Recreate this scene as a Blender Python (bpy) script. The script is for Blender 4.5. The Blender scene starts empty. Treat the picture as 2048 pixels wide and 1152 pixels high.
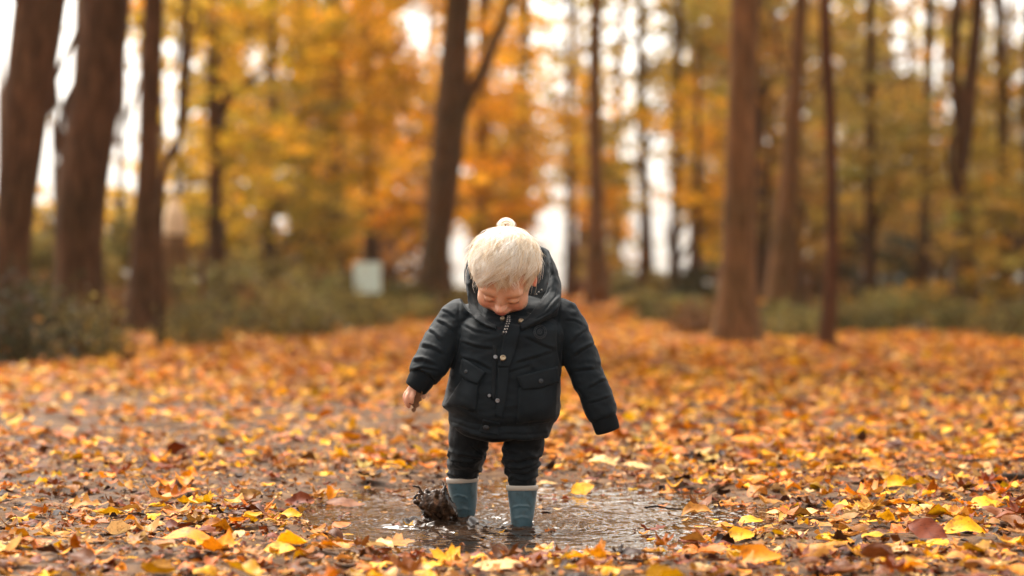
import bpy, bmesh, math, random
import numpy as np
from mathutils import Vector, Matrix
from mathutils.bvhtree import BVHTree

# ------------------------------------------------------------------ camera, sky, sun, exposure
D, H, F, HZ = 5.6, 0.5686, 4836.0, 560.0      # child's distance, eye height, focal length in photo pixels, horizon row
sc = bpy.context.scene
C = sc.collection
cd = bpy.data.cameras.new('camera'); cam = bpy.data.objects.new('camera', cd); C.objects.link(cam)
cam.location = (0, -D, H); cam.rotation_euler = (math.pi/2, 0, 0)
cd.sensor_width = 36; cd.lens = F/2048*36; cd.shift_y = (HZ-576)/2048
cd.clip_start = 0.1; cd.clip_end = 3000
cd.dof.use_dof = True; cd.dof.focus_distance = D-0.06; cd.dof.aperture_fstop = 2.35
sc.camera = cam
w = bpy.data.worlds.new('World'); sc.world = w; w.use_nodes = True
nt = w.node_tree; nt.nodes.clear()
sky = nt.nodes.new('ShaderNodeTexSky'); sky.sky_type = 'NISHITA'; sky.sun_disc = False
sky.sun_elevation = math.radians(56); sky.sun_rotation = math.radians(-28); sky.dust_density = 4
bw = nt.nodes.new('ShaderNodeRGBToBW'); mx = nt.nodes.new('ShaderNodeMix'); mx.data_type = 'RGBA'
mx.inputs[0].default_value = 0.88
tint = nt.nodes.new('ShaderNodeMix'); tint.data_type = 'RGBA'; tint.blend_type = 'MULTIPLY'; tint.inputs[0].default_value = 1
tint.inputs[7].default_value = (1.0, 0.94, 0.86, 1)
bg = nt.nodes.new('ShaderNodeBackground'); bg.inputs[1].default_value = 0.15
out = nt.nodes.new('ShaderNodeOutputWorld')
L = nt.links.new
L(sky.outputs[0], bw.inputs[0]); L(sky.outputs[0], mx.inputs[6]); L(bw.outputs[0], mx.inputs[7])
L(mx.outputs[2], tint.inputs[6]); L(tint.outputs[2], bg.inputs[0]); L(bg.outputs[0], out.inputs[0])
sl = bpy.data.lights.new('sun', 'SUN'); sl.energy = 1.5; sl.angle = math.radians(20); sl.color = (1, .93, .84)
so = bpy.data.objects.new('sun', sl); C.objects.link(so)
_az, _el = math.radians(-28), math.radians(56)     # behind the child, a little to the left
_sd = Vector((math.sin(_az)*math.cos(_el), math.cos(_az)*math.cos(_el), math.sin(_el)))
so.rotation_euler = _sd.to_track_quat('Z', 'Y').to_euler()
sc.view_settings.view_transform = 'Standard'; sc.view_settings.look = 'None'
sc.view_settings.gamma = 1; sc.view_settings.use_curve_mapping = False
sc.view_settings.exposure = 2.05
sc.render.engine = 'CYCLES'
cy = sc.cycles
cy.use_denoising = True; cy.denoiser = 'OPENIMAGEDENOISE'
cy.max_bounces = 6; cy.diffuse_bounces = 3; cy.glossy_bounces = 3; cy.transmission_bounces = 4; cy.transparent_max_bounces = 6
cy.sample_clamp_indirect = 6; cy.caustics_reflective = False; cy.caustics_refractive = False

rng = np.random.default_rng(11); R = random.Random(5)

def W(px, py, Y=0.0):
    d = D+Y
    return Vector(((px-1024)/F*d, Y, H-(py-HZ)/F*d))
def gd(py): return F*H/(py-HZ)               # distance at which the ground shows at a photo row

# ------------------------------------------------------------------ mesh helpers
def link(name, me, mat=None, parent=None, smooth=True):
    o = bpy.data.objects.new(name, me); C.objects.link(o)
    if mat is not None and not me.materials: me.materials.append(mat)
    if parent is not None: o.parent = parent
    if smooth and len(me.polygons): me.polygons.foreach_set('use_smooth', np.ones(len(me.polygons), bool))
    return o
def npmesh(name, V, Fc, uv=None, col=None):
    """V (n,3); Fc (m,k) same-size faces; uv per vertex; col per vertex rgb"""
    me = bpy.data.meshes.new(name); V = np.asarray(V, np.float32); Fc = np.asarray(Fc, np.int32); m, k = Fc.shape
    me.vertices.add(len(V)); me.vertices.foreach_set('co', V.ravel())
    me.loops.add(m*k); me.loops.foreach_set('vertex_index', Fc.ravel())
    me.polygons.add(m); me.polygons.foreach_set('loop_start', np.arange(0, m*k, k, dtype=np.int32))
    me.update(calc_edges=True)
    if uv is not None:
        l = me.uv_layers.new(name='UVMap'); l.data.foreach_set('uv', np.asarray(uv, np.float32)[Fc.ravel()].ravel())
    if col is not None: setcol(me, col)
    return me
def setcol(me, col):
    a = me.color_attributes.new('Col', 'FLOAT_COLOR', 'POINT')
    c = np.ones((len(me.vertices), 4), np.float32); c[:, :3] = col; a.data.foreach_set('color', c.ravel())
def getv(me):
    a = np.empty(len(me.vertices)*3, np.float32); me.vertices.foreach_get('co', a); return a.reshape(-1, 3).astype(float)
def getn(me):
    a = np.empty(len(me.vertices)*3, np.float32); me.vertices.foreach_get('normal', a); return a.reshape(-1, 3).astype(float)
def setv(me, v):
    me.vertices.foreach_set('co', np.asarray(v, np.float32).ravel()); me.update()
def pxof(v):
    d = D+v[:, 1]; return np.stack([1024+v[:, 0]/d*F, HZ+(H-v[:, 2])/d*F], 1)
def empty(name, loc=(0, 0, 0), rz=0):
    o = bpy.data.objects.new(name, None); C.objects.link(o); o.location = loc; o.rotation_euler.z = rz; o.empty_display_size = .1
    return o
def tag(o, label=None, cat=None, group=None, kind=None):
    if label: o['label'] = label
    if cat: o['category'] = cat
    if group: o['group'] = group
    if kind: o['kind'] = kind
    return o
def _h(i, j, k, s):
    n = (i.astype(np.int64)*374761393 + j.astype(np.int64)*668265263 + k.astype(np.int64)*2147483647 + s*974634777) & 0xffffffff
    n = ((n ^ (n >> 13))*1274126177) & 0xffffffff
    n = ((n ^ (n >> 16))*2246822519) & 0xffffffff
    return ((n ^ (n >> 15)) & 0xffffff)/float(0xffffff)*2-1
def noise(p, s=0):
    p = np.asarray(p, float); i = np.floor(p).astype(np.int64); f = p-i; f = f*f*(3-2*f)
    r = 0
    for a in (0, 1):
        for b in (0, 1):
            for c in (0, 1):
                wgt = (f[:, 0] if a else 1-f[:, 0])*(f[:, 1] if b else 1-f[:, 1])*(f[:, 2] if c else 1-f[:, 2])
                r = r+wgt*_h(i[:, 0]+a, i[:, 1]+b, i[:, 2]+c, s)
    return r
def fbm(p, o=3, s=0):
    p = np.asarray(p, float); r = 0; a = 1
    for q in range(o): r = r+a*noise(p*2**q+7.3*q, s+q); a *= .5
    return r
def sstep(a, b, x):
    t = np.clip((x-a)/(b-a), 0, 1); return t*t*(3-2*t)
def cubic(pts, n):
    """Catmull-Rom through rows of pts, n samples"""
    P = np.asarray(pts, float); P = np.vstack([2*P[0]-P[1], P, 2*P[-1]-P[-2]]); m = len(P)-3
    t = np.linspace(0, m-1e-9, n); i = t.astype(int); f = (t-i)[:, None]
    a, b, c, d = P[i], P[i+1], P[i+2], P[i+3]
    return .5*((2*b)+(-a+c)*f+(2*a-5*b+4*c-d)*f**2+(-a+3*b-3*c+d)*f**3)
def tube(pts, n=None, sides=12, up=(0, 1, 0), cap=True, jitter=None):
    """pts rows: x,y,z,r or x,y,z,ra,rb (ra across, rb along up)"""
    P = np.asarray(pts, float)
    if n: P = cubic(P, n)
    m = len(P); T = np.gradient(P[:, :3], axis=0); T /= np.linalg.norm(T, axis=1)[:, None]+1e-12
    U = np.array(up, float)[None].repeat(m, 0); U -= (U*T).sum(1)[:, None]*T; U /= np.linalg.norm(U, axis=1)[:, None]+1e-12
    A = np.cross(T, U); ra = P[:, 3]; rb = P[:, 4] if P.shape[1] > 4 else ra
    th = np.linspace(0, 2*np.pi, sides, endpoint=False)
    V = P[:, None, :3]+A[:, None]*(ra[:, None]*np.cos(th))[..., None]+U[:, None]*(rb[:, None]*np.sin(th))[..., None]
    if jitter is not None:
        q = V.reshape(-1, 3); dirn = q-np.repeat(P[:, :3], sides, 0)
        V = (q+dirn*(jitter*fbm(q*jitter_scale, 3, 3))[:, None]).reshape(m, sides, 3)
    V = V.reshape(-1, 3); Q = []
    i = np.arange(m-1)[:, None]*sides; j = np.arange(sides)[None]; k = (j+1) % sides
    Q = np.stack([i+j, i+k, i+sides+k, i+sides+j], -1).reshape(-1, 4)
    if cap:
        V = np.vstack([V, P[0, :3], P[-1, :3]]); c0, c1 = len(V)-2, len(V)-1; b = (m-1)*sides; j = j[0]; k = k[0]
        Q = np.vstack([Q, np.stack([j*0+c0, k, j, j*0+c0], 1), np.stack([j*0+c1, b+j, b+k, j*0+c1], 1)])
    return V, Q
jitter_scale = 3.0
class MB:
    """collects quad/tri pieces into one bmesh-free mesh"""
    def __init__(s): s.v = []; s.f = []; s.n = 0
    def add(s, V, Q):
        pass
        s.v.append(np.asarray(V, float)); s.f += [tuple(dict.fromkeys(int(a)+s.n for a in q)) for q in Q]; s.n += len(V); return s
    def tube(s, *a, **k): return s.add(*tube(*a, **k))
    def mesh(s, name):
        me = bpy.data.meshes.new(name); me.from_pydata(np.vstack(s.v).tolist(), [], s.f); me.update(); return me
def remesh(me, vox, smooth=0):
    o = bpy.data.objects.new('tmp', me); C.objects.link(o)
    r = o.modifiers.new('r', 'REMESH'); r.mode = 'VOXEL'; r.voxel_size = vox; r.use_smooth_shade = True
    if smooth:
        s = o.modifiers.new('s', 'SMOOTH'); s.factor = .5; s.iterations = smooth
    dg = bpy.context.evaluated_depsgraph_get(); nm = bpy.data.meshes.new_from_object(o.evaluated_get(dg))
    bpy.data.objects.remove(o); nm.name = me.name; return nm
def sphere(c, r, n=16, m=10, rot=None):
    """ellipsoid"""
    th = np.linspace(0, np.pi, m+1); ph = np.linspace(0, 2*np.pi, n, endpoint=False)
    V = np.array([[math.sin(a)*math.cos(b), math.sin(a)*math.sin(b), math.cos(a)] for a in th for b in ph])*np.array(r)
    if rot is not None: V = V@np.array(rot).T
    V = V+np.array(c); Q = [(i*n+j, (i+1)*n+j, (i+1)*n+(j+1) % n, i*n+(j+1) % n) for i in range(m) for j in range(n)]
    return V, Q

# ------------------------------------------------------------------ materials
def mat(name, base=(.5, .5, .5), rough=.6, **k):
    m = bpy.data.materials.new(name); m.use_nodes = True; b = m.node_tree.nodes['Principled BSDF']
    b.inputs['Base Color'].default_value = (*base, 1); b.inputs['Roughness'].default_value = rough
    for q, v in k.items(): b.inputs[q].default_value = v
    return m, m.node_tree, b
def nd(t, kind, **k):
    n = t.nodes.new('ShaderNode'+kind)
    for q, v in k.items():
        if isinstance(q, str) and hasattr(n, q): setattr(n, q, v)
    return n
def ramp(t, fac, stops):
    r = nd(t, 'ValToRGB'); e = r.color_ramp.elements
    while len(e) < len(stops): e.new(.5)
    for el, (p, c) in zip(e, stops): el.position = p; el.color = (*c, 1)
    t.links.new(fac, r.inputs[0]); return r.outputs[0]
def nz(t, scale, detail=4, rough=.5, vec=None, dist=0):
    n = nd(t, 'TexNoise'); n.inputs['Scale'].default_value = scale; n.inputs['Detail'].default_value = detail
    n.inputs['Roughness'].default_value = rough; n.inputs['Distortion'].default_value = dist
    if vec is not None: t.links.new(vec, n.inputs['Vector'])
    return n.outputs['Fac']
def bump(t, b, h, strength, dist):
    n = nd(t, 'Bump'); n.inputs['Strength'].default_value = strength; n.inputs['Distance'].default_value = dist
    t.links.new(h, n.inputs['Height']); t.links.new(n.outputs[0], b.inputs['Normal']); return n
def mulc(t, a, b, fac=1):
    n = nd(t, 'Mix', data_type='RGBA', blend_type='MULTIPLY'); n.inputs[0].default_value = fac
    t.links.new(a, n.inputs[6]); t.links.new(b, n.inputs[7]); return n.outputs[2]
def objco(t):
    return nd(t, 'TexCoord').outputs['Object']

def leaf_material(name, source, transl=.35, detail=True, rough=.5):
    """leaf blade: the leaf's own colour, mottling, spots, veins along the uv, light passing through"""
    m, t, b = mat(name, rough=rough); L = t.links.new; b.inputs['Specular IOR Level'].default_value = .12
    if source == 'attr': a = nd(t, 'Attribute'); a.attribute_name = 'Col'; col = a.outputs['Color']
    else: col = nd(t, 'ObjectInfo').outputs['Color']
    if detail:
        geo = nd(t, 'NewGeometry').outputs['Position']
        mot = ramp(t, nz(t, 55, 4, .65, geo), [(.3, (.34, .2, .14)), (.48, (.9, .82, .74)), (.75, (1.15, 1.15, 1.1))])
        col = mulc(t, col, mot, .85)
        sp = ramp(t, nz(t, 210, 2, .5, geo), [(.29, (.18, .1, .06)), (.34, (1, 1, 1))])
        col = mulc(t, col, sp, .8)
        uv = nd(t, 'TexCoord').outputs['UV']; sx = nd(t, 'SeparateXYZ'); L(uv, sx.inputs[0])
        # u along the blade, v across (-1..1 mapped to 0..1); slanted side veins
        av = nd(t, 'Math', operation='SUBTRACT'); L(sx.outputs[1], av.inputs[0]); av.inputs[1].default_value = .5
        ab = nd(t, 'Math', operation='ABSOLUTE'); L(av.outputs[0], ab.inputs[0])
        ml = nd(t, 'Math', operation='MULTIPLY'); L(ab.outputs[0], ml.inputs[0]); ml.inputs[1].default_value = 1.0
        sb = nd(t, 'Math', operation='SUBTRACT'); L(sx.outputs[0], sb.inputs[0]); L(ml.outputs[0], sb.inputs[1])
        m9 = nd(t, 'Math', operation='MULTIPLY'); L(sb.outputs[0], m9.inputs[0]); m9.inputs[1].default_value = 9
        fr = nd(t, 'Math', operation='FRACT'); L(m9.outputs[0], fr.inputs[0])
        pg = nd(t, 'Math', operation='PINGPONG'); L(fr.outputs[0], pg.inputs[0]); pg.inputs[1].default_value = .5
        mn = nd(t, 'Math', operation='MINIMUM'); L(pg.outputs[0], mn.inputs[0])
        m2 = nd(t, 'Math', operation='MULTIPLY'); L(ab.outputs[0], m2.inputs[0]); m2.inputs[1].default_value = 4; L(m2.outputs[0], mn.inputs[1])
        vein = ramp(t, mn.outputs[0], [(.0, (.7, .62, .5)), (.12, (1, 1, 1))])
        col = mulc(t, col, vein, .32)
        bump(t, b, mn.outputs[0], .3, .0012)
    L(col, b.inputs['Base Color'])
    tr = nd(t, 'BsdfTranslucent'); L(col, tr.inputs[0])
    ms = nd(t, 'MixShader'); ms.inputs[0].default_value = transl
    L(b.outputs[0], ms.inputs[1]); L(tr.outputs[0], ms.inputs[2]); L(ms.outputs[0], t.nodes['Material Output'].inputs[0])
    return m
M = {}
M['litter'] = leaf_material('fallen_leaf', 'attr', .2, rough=.55)
M['litter_obj'] = leaf_material('fallen_leaf_single', 'obj', .2)
M['litter_far'] = leaf_material('fallen_leaf_far', 'attr', .2, False)
def crown_material():
    m, t, b = mat('foliage', rough=.6); b.inputs['Specular IOR Level'].default_value = .15; L = t.links.new
    a = nd(t, 'Attribute'); a.attribute_name = 'Col'; o = nd(t, 'ObjectInfo').outputs['Color']
    col = mulc(t, o, a.outputs['Color']); L(col, b.inputs['Base Color'])
    tr = nd(t, 'BsdfTranslucent'); L(col, tr.inputs[0]); ms = nd(t, 'MixShader'); ms.inputs[0].default_value = .5
    L(b.outputs[0], ms.inputs[1]); L(tr.outputs[0], ms.inputs[2]); L(ms.outputs[0], t.nodes['Material Output'].inputs[0]); return m
M['foliage'] = crown_material()
def bark_material(name, a, b2, c):
    m, t, b = mat(name, rough=.85); b.inputs['Specular IOR Level'].default_value = .12; co = objco(t); mp = nd(t, 'Mapping'); mp.inputs['Scale'].default_value = (1, 1, .18)
    t.links.new(co, mp.inputs[0]); n = nz(t, 22, 6, .65, mp.outputs[0]); n2 = nz(t, 1.2, 3, .5, co)
    c1 = ramp(t, n, [(.3, a), (.6, b2), (.8, c)]); c2 = ramp(t, n2, [(.35, (.75, .8, .7)), (.65, (1.15, 1.05, .95))])
    t.links.new(mulc(t, c1, c2), b.inputs['Base Color']); bump(t, b, n, .8, .02); return m
M['bark'] = bark_material('bark', (.022, .011, .006), (.105, .052, .025), (.19, .10, .05))
M['bark_red'] = bark_material('bark_reddish', (.035, .014, .007), (.12, .05, .024), (.2, .095, .05))
M['bark_pale'] = bark_material('bark_warm', (.06, .03, .013), (.20, .10, .045), (.31, .18, .09))
M['bark_mid'] = bark_material('bark_brown', (.04, .022, .011), (.145, .08, .04), (.24, .14, .07))
# ------------------------------------------------------------------ ground and puddle
def puddle_r(x, y):
    th = np.arctan2(y-.27, x-.03); q = np.stack([np.cos(th)*1.6, np.sin(th)*1.6, th*0], -1).reshape(-1, 3)
    return np.sqrt(((x-.03)/.56)**2+((y-.27)/.96)**2)*(1+.13*fbm(q+3.1, 3, 9).reshape(np.shape(x)))
def path_x(y):            # centre line of the woodland path
    return np.interp(y, [0, 24, 40, 86, 200], [.1, .32, 1.55, 2.4, 5])
def path_w(y):            # half width of its leaf cover: an open clearing that narrows to a path
    return np.interp(y, [0, 16, 20, 25, 40, 90], [30, 9, 2.6, 1.6, .95, .8])
def gz(x, y):
    x = np.asarray(x, float); y = np.asarray(y, float); p = np.stack([x, y, x*0], -1).reshape(-1, 3)
    near = np.clip(1-(y-2)/30, .3, 1).reshape(-1)
    z = .013+.009*fbm(p*3.1, 3, 1)*near+.004*fbm(p*17, 2, 4)
    r = puddle_r(x, y).reshape(-1)
    z = z-.085*(1-sstep(.68, 1.2, r))
    # low banks on both sides of the path
    off = np.abs(x-path_x(y)).reshape(-1); z = z+.35*sstep(1.8, 7, off)*sstep(13, 24, y.reshape(-1))*(1+.4*fbm(p*.3, 2, 8))*.5
    return z.reshape(np.shape(x))
def axis(a, b, step, far, grow=1.16):
    c = list(np.arange(a, b, step)); s = step; lo = []; v = a
    while v > -far: s *= grow; v -= s; lo.append(v)
    s = step; v = c[-1]; hi = []
    while v < far: s *= grow; v += s; hi.append(v)
    return np.array(lo[::-1]+c+hi)
xs = axis(-1.9, 1.9, .014, 1500, 1.12); ys = axis(-1.6, 2.6, .016, 1500, 1.06)
ys = ys[ys > -60]
X, Y = np.meshgrid(xs, ys); Z = gz(X, Y); Z[Y > 120] -= (Y[Y > 120]-120)*.004
V = np.stack([X, Y, Z], -1).reshape(-1, 3); nx = len(xs); ny = len(ys)
i = (np.arange(ny-1)[:, None]*nx+np.arange(nx-1)[None]).ravel()
Fq = np.stack([i, i+1, i+nx+1, i+nx], 1)
gm, t, b = mat('ground', rough=.5); Lk = t.links.new
geo = nd(t, 'NewGeometry').outputs['Position']
mud = ramp(t, nz(t, 9, 8, .7, geo), [(.3, (.020, .009, .004)), (.5, (.085, .043, .018)), (.7, (.21, .115, .052))])
spk = ramp(t, nz(t, 90, 4, .7, geo), [(.35, (.35, .25, .18)), (.55, (1, 1, 1)), (.72, (1.5, 1.25, 1.0))])
near_c = mulc(t, mud, spk, .8)
vor = nd(t, 'TexVoronoi'); vor.inputs['Scale'].default_value = 11; Lk(geo, vor.inputs['Vector'])
sepc = nd(t, 'SeparateColor'); Lk(vor.outputs['Color'], sepc.inputs[0])
leafc = ramp(t, sepc.outputs[0], [(0, (.05, .015, .005)), (.3, (.14, .042, .008)), (.6, (.27, .085, .010)), (.85, (.34, .12, .012)), (1, (.45, .18, .01))])
sx = nd(t, 'SeparateXYZ'); Lk(geo, sx.inputs[0])
mr = nd(t, 'MapRange'); Lk(sx.outputs[1], mr.inputs[0]); mr.inputs[1].default_value = 6; mr.inputs[2].default_value = 16
mixn = nd(t, 'Mix', data_type='RGBA'); Lk(mr.outputs[0], mixn.inputs[0]); Lk(near_c, mixn.inputs[6]); Lk(leafc, mixn.inputs[7])
# woodland floor away from the path: olive and brown
px_ = nd(t, 'Math', operation='MULTIPLY_ADD'); Lk(sx.outputs[1], px_.inputs[0]); px_.inputs[1].default_value = -.030; Lk(sx.outputs[0], px_.inputs[2])
pa = nd(t, 'Math', operation='ABSOLUTE'); Lk(px_.outputs[0], pa.inputs[0])
pn = nd(t, 'Math', operation='MULTIPLY_ADD'); Lk(nz(t, .7, 4, .6, geo), pn.inputs[0]); pn.inputs[1].default_value = 3; Lk(pa.outputs[0], pn.inputs[2])
m3 = nd(t, 'MapRange'); Lk(pn.outputs[0], m3.inputs[0]); m3.inputs[1].default_value = 2.4; m3.inputs[2].default_value = 3.6
m4 = nd(t, 'MapRange'); Lk(sx.outputs[1], m4.inputs[0]); m4.inputs[1].default_value = 14; m4.inputs[2].default_value = 20
m5 = nd(t, 'Math', operation='MULTIPLY'); Lk(m3.outputs[0], m5.inputs[0]); Lk(m4.outputs[0], m5.inputs[1])
floorc = ramp(t, nz(t, 2.2, 6, .7, geo), [(.3, (.04, .03, .010)), (.5, (.10, .065, .02)), (.62, (.18, .07, .014)), (.75, (.08, .075, .022))])
mixf = nd(t, 'Mix', data_type='RGBA'); Lk(m5.outputs[0], mixf.inputs[0]); Lk(mixn.outputs[2], mixf.inputs[6]); Lk(floorc, mixf.inputs[7])
Lk(mixf.outputs[2], b.inputs['Base Color'])
rr = nd(t, 'MapRange'); Lk(nz(t, 5, 4, .6, geo), rr.inputs[0]); rr.inputs[3].default_value = .42; rr.inputs[4].default_value = .9; b.inputs['Specular IOR Level'].default_value = .09
rr.inputs[1].default_value = .35; rr.inputs[2].default_value = .62
Lk(rr.outputs[0], b.inputs['Roughness'])
bump(t, b, nz(t, 120, 6, .75, geo), .7, .006)
gnd = link('ground', npmesh('ground', V, Fq), gm); tag(gnd, 'wet brown mud of the woodland path and forest floor', kind='structure')

# puddle water: choppy rings running out from the two boots
wx = np.arange(-.78, .86, .0045); wy = np.arange(-.88, 1.50, .0055)
X, Y = np.meshgrid(wx, wy); p = np.stack([X, Y, X*0], -1).reshape(-1, 3)
z = np.zeros(X.size)
BL, BR = W(928, 1038, .12), W(1044, 1054, .0)
for (cx, cy_, a, k, fall) in ((BL.x, .12, .0040, 210, 5.5), (BR.x, 0, .0034, 240, 6.0), (BL.x-.08, .06, .0045, 170, 7)):
    q = p.copy(); q[:, 0] += .03*noise(p*9, 21); q[:, 1] += .03*noise(p*9+5, 22)
    r = np.hypot(q[:, 0]-cx, q[:, 1]-cy_); z += a*np.sin(k*r)*np.exp(-fall*r)
stir = np.exp(-((p[:, 0]+.05)**2/.10+(p[:, 1]-.12)**2/.16))
ps = p*np.array([1, .62, 1])
z += (.0013+.0042*stir)*fbm(ps*30+.5*fbm(ps*12, 2, 38)[:, None], 3, 30)+.0030*stir*(1-np.abs(fbm(ps*19, 3, 33)))
z += .0005*(.2+stir)*fbm(ps*85, 2, 35)
q = p.copy(); lumps = np.exp(-((p[:, 0]-BL.x+.06)**2/.008+(p[:, 1]-.08)**2/.01)); z += .012*lumps*(.6+fbm(p*45, 2, 40))
p[:, 2] = z-.001
nx = len(wx); ny = len(wy); i = (np.arange(ny-1)[:, None]*nx+np.arange(nx-1)[None]).ravel()
wm, t, b = mat('muddy_water', (.05, .03, .019), .015, IOR=1.333)
cw = ramp(t, nz(t, 6, 5, .6, nd(t, 'NewGeometry').outputs['Position']), [(.35, (.012, .007, .004)), (.65, (.05, .028, .017))])
t.links.new(cw, b.inputs['Base Color'])
wat = link('puddle_water', npmesh('puddle_water', p, np.stack([i, i+1, i+nx+1, i+nx], 1)), wm)
tag(wat, 'brown rippled water of the muddy puddle', kind='structure')

# ------------------------------------------------------------------ fallen leaves
def leaf_variant(kind, hi, r):
    """unit-length blade in the xy plane, curled; returns verts, tris, uv"""
    cx = r.uniform(-.3, 1.5) if hi else r.uniform(0, 1); cl = r.uniform(-.5, 1.0); tw = r.uniform(-.8, .8); fold = r.uniform(0, .5)
    if kind == 'dry': cx = r.uniform(.9, 2.6)*r.choice([-1, 1]); cl = r.uniform(-.9, 1.2)
    if kind in ('oval', 'long', 'oak', 'dry'):
        if kind == 'oak': nt_ = 17 if hi else 5
        else: nt_ = 9 if hi else 3
        ss = np.array([-1, -.5, 0, .5, 1]) if hi else np.array([-1, 0, 1])
        t = np.linspace(0, 1, nt_+1)
        wd = {'oval': .36, 'long': .24, 'oak': .32, 'dry': .33}[kind]
        ww = wd*np.sin(np.pi*t**.85)**.75
        if kind == 'oak': ww = ww*(.68+.38*np.cos(2*np.pi*4.2*t+.6))
        if kind == 'dry' or hi: ww = ww*(1+.12*np.array([r.uniform(-1, 1) for _ in t]))
        ww[-1] = .006; ww[0] = .01
        x = np.repeat(t-.5, len(ss)); s = np.tile(ss, len(t)); y = s*np.repeat(ww, len(ss))
        if kind == 'oak': x = x+np.abs(s)*.05
        k = len(ss); i = (np.arange(nt_)[:, None]*k+np.arange(k-1)[None]).ravel()
        Fc = np.vstack([np.stack([i, i+k, i+k+1], 1), np.stack([i, i+k+1, i+1], 1)])
        uv = np.stack([x+.5, s*.5+.5], 1)
    else:
        n = 35 if hi else 10; th = np.arange(n)/n*2*np.pi
        lob = np.abs(np.cos(2.5*th))**.9; rad = .5*(.42+.58*lob)*(1-.25*np.exp(-((th-np.pi)/.5)**2)); rad[th == np.pi] *= .4
        if hi: rad = rad*(1+.09*np.cos(17.5*th))
        rings = [.5, 1] if hi else [1]
        x = np.concatenate([[0]]+[rad*q*np.cos(th) for q in rings]); y = np.concatenate([[0]]+[rad*q*np.sin(th) for q in rings])
        j = np.arange(n); k = (j+1) % n; Fc = [np.stack([j*0, 1+j, 1+k], 1)]
        if hi: Fc += [np.stack([1+j, 1+n+j, 1+n+k], 1), np.stack([1+j, 1+n+k, 1+k], 1)]
        Fc = np.vstack(Fc); uv = np.stack([x+.5, y+.5], 1)
    rip = np.array([r.uniform(-1, 1) for _ in x])*np.clip(np.abs(y)*3, 0, 1)*(.045 if hi else .03)
    z = cx*y**2*1.3+cl*x**2*.8+tw*x*y+fold*np.abs(y)*.5+rip+.04*np.sin(x*9+r.uniform(0, 6))
    V = np.stack([x, y, z], 1)
    if kind != 'dry' and hi:     # stalk
        a = V[(2 if kind in ('oval', 'long', 'oak') else 0)] if kind != 'maple' else np.array([-.2, 0, V[0, 2]])
        b_ = a+np.array([-r.uniform(.2, .45), r.uniform(-.1, .1), r.uniform(-.02, .15)]); m_ = (a+b_)/2+np.array([0, 0, r.uniform(-.04, .06)])
        w_ = np.array([0, .011, 0]); n0 = len(V)
        V = np.vstack([V, a-w_, a+w_, m_-w_, m_+w_, b_-w_, b_+w_]); uv = np.vstack([uv, np.tile([.5, .5], (6, 1))])
        Fc = np.vstack([Fc, [[n0, n0+1, n0+3], [n0, n0+3, n0+2], [n0+2, n0+3, n0+5], [n0+2, n0+5, n0+4]]])
    return V, Fc, uv
KINDS = ['oval', 'long', 'oak', 'maple', 'dry']
VH = [(k, leaf_variant(k, True, R)) for k in KINDS for _ in range(9)]
VL = [(k, leaf_variant(k, False, R)) for k in KINDS for _ in range(6)]
PAL = {'yellow': (.80, .40, .006), 'golden': (.74, .25, .006), 'orange': (.50, .135, .006), 'tan': (.50, .22, .038),
       'cream': (.74, .48, .20), 'brown': (.20, .066, .014), 'rust': (.18, .036, .008), 'dark': (.035, .012, .006)}
PN = list(PAL); PC = np.array([PAL[k] for k in PN])
def scatter(n, dmin, dmax, smin, smax, probs, kinds, variants, side=1.25, dens=None, tilt=.28, lift=(.0, .018)):
    """leaves on the ground seen between two distances"""
    out = []
    d = np.sqrt(rng.uniform(dmin**2, dmax**2, n*4)); x = rng.uniform(-1, 1, n*4)*d*.2118*side; y = d-D
    keep = np.ones(n*4, bool)
    if dens is not None: keep = rng.uniform(0, 1, n*4) < dens(x, y)
    x, y = x[keep][:n], y[keep][:n]; n = len(x)
    size = smin*(smax/smin)**rng.uniform(0, 1, n)
    ci = rng.choice(len(PN), n, p=np.array(probs)/sum(probs)); kk = rng.choice(len(KINDS), n, p=np.array(kinds)/sum(kinds))
    vi = np.array([R.choice([q for q in range(len(variants)) if variants[q][0] == KINDS[k]]) for k in kk])
    yaw = rng.uniform(0, 2*np.pi, n); ta = rng.uniform(0, 2*np.pi, n); tl = rng.normal(0, tilt, n)
    flip = rng.uniform(0, 1, n) < .35
    z = gz(x, y); pr = puddle_r(x, y); z = np.where(pr < 1.05, np.maximum(z, .001), z)+rng.uniform(*lift, n)*np.where(pr < .95, .1, 1)
    tl = np.where(pr < .95, tl*.3, tl)
    col = PC[ci]*(rng.uniform(.42, 1.2, n)[:, None])*(1+rng.normal(0, .05, (n, 3)))
    return dict(x=x, y=y, z=z+size*.03, s=size, c=col, ci=ci, v=vi, yaw=yaw, ta=ta, tl=tl, flip=flip, n=n)
def rots(S):
    cy_, sy = np.cos(S['yaw']), np.sin(S['yaw']); n = S['n']; Rz = np.zeros((n, 3, 3)); Rz[:, 0, 0] = cy_; Rz[:, 0, 1] = -sy; Rz[:, 1, 0] = sy; Rz[:, 1, 1] = cy_; Rz[:, 2, 2] = 1
    f = np.where(S['flip'], -1., 1.); Rz[:, :, 2] *= f[:, None]; Rz[:, :, 1] *= f[:, None]
    k = np.stack([np.cos(S['ta']), np.sin(S['ta']), np.zeros(n)], 1); c, s = np.cos(S['tl']), np.sin(S['tl'])
    K = np.zeros((n, 3, 3)); K[:, 0, 2] = k[:, 1]; K[:, 1, 2] = -k[:, 0]; K[:, 2, 0] = -k[:, 1]; K[:, 2, 1] = k[:, 0]
    Rt = np.eye(3)[None]+s[:, None, None]*K+(1-c)[:, None, None]*(K@K); return Rt@Rz
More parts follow.
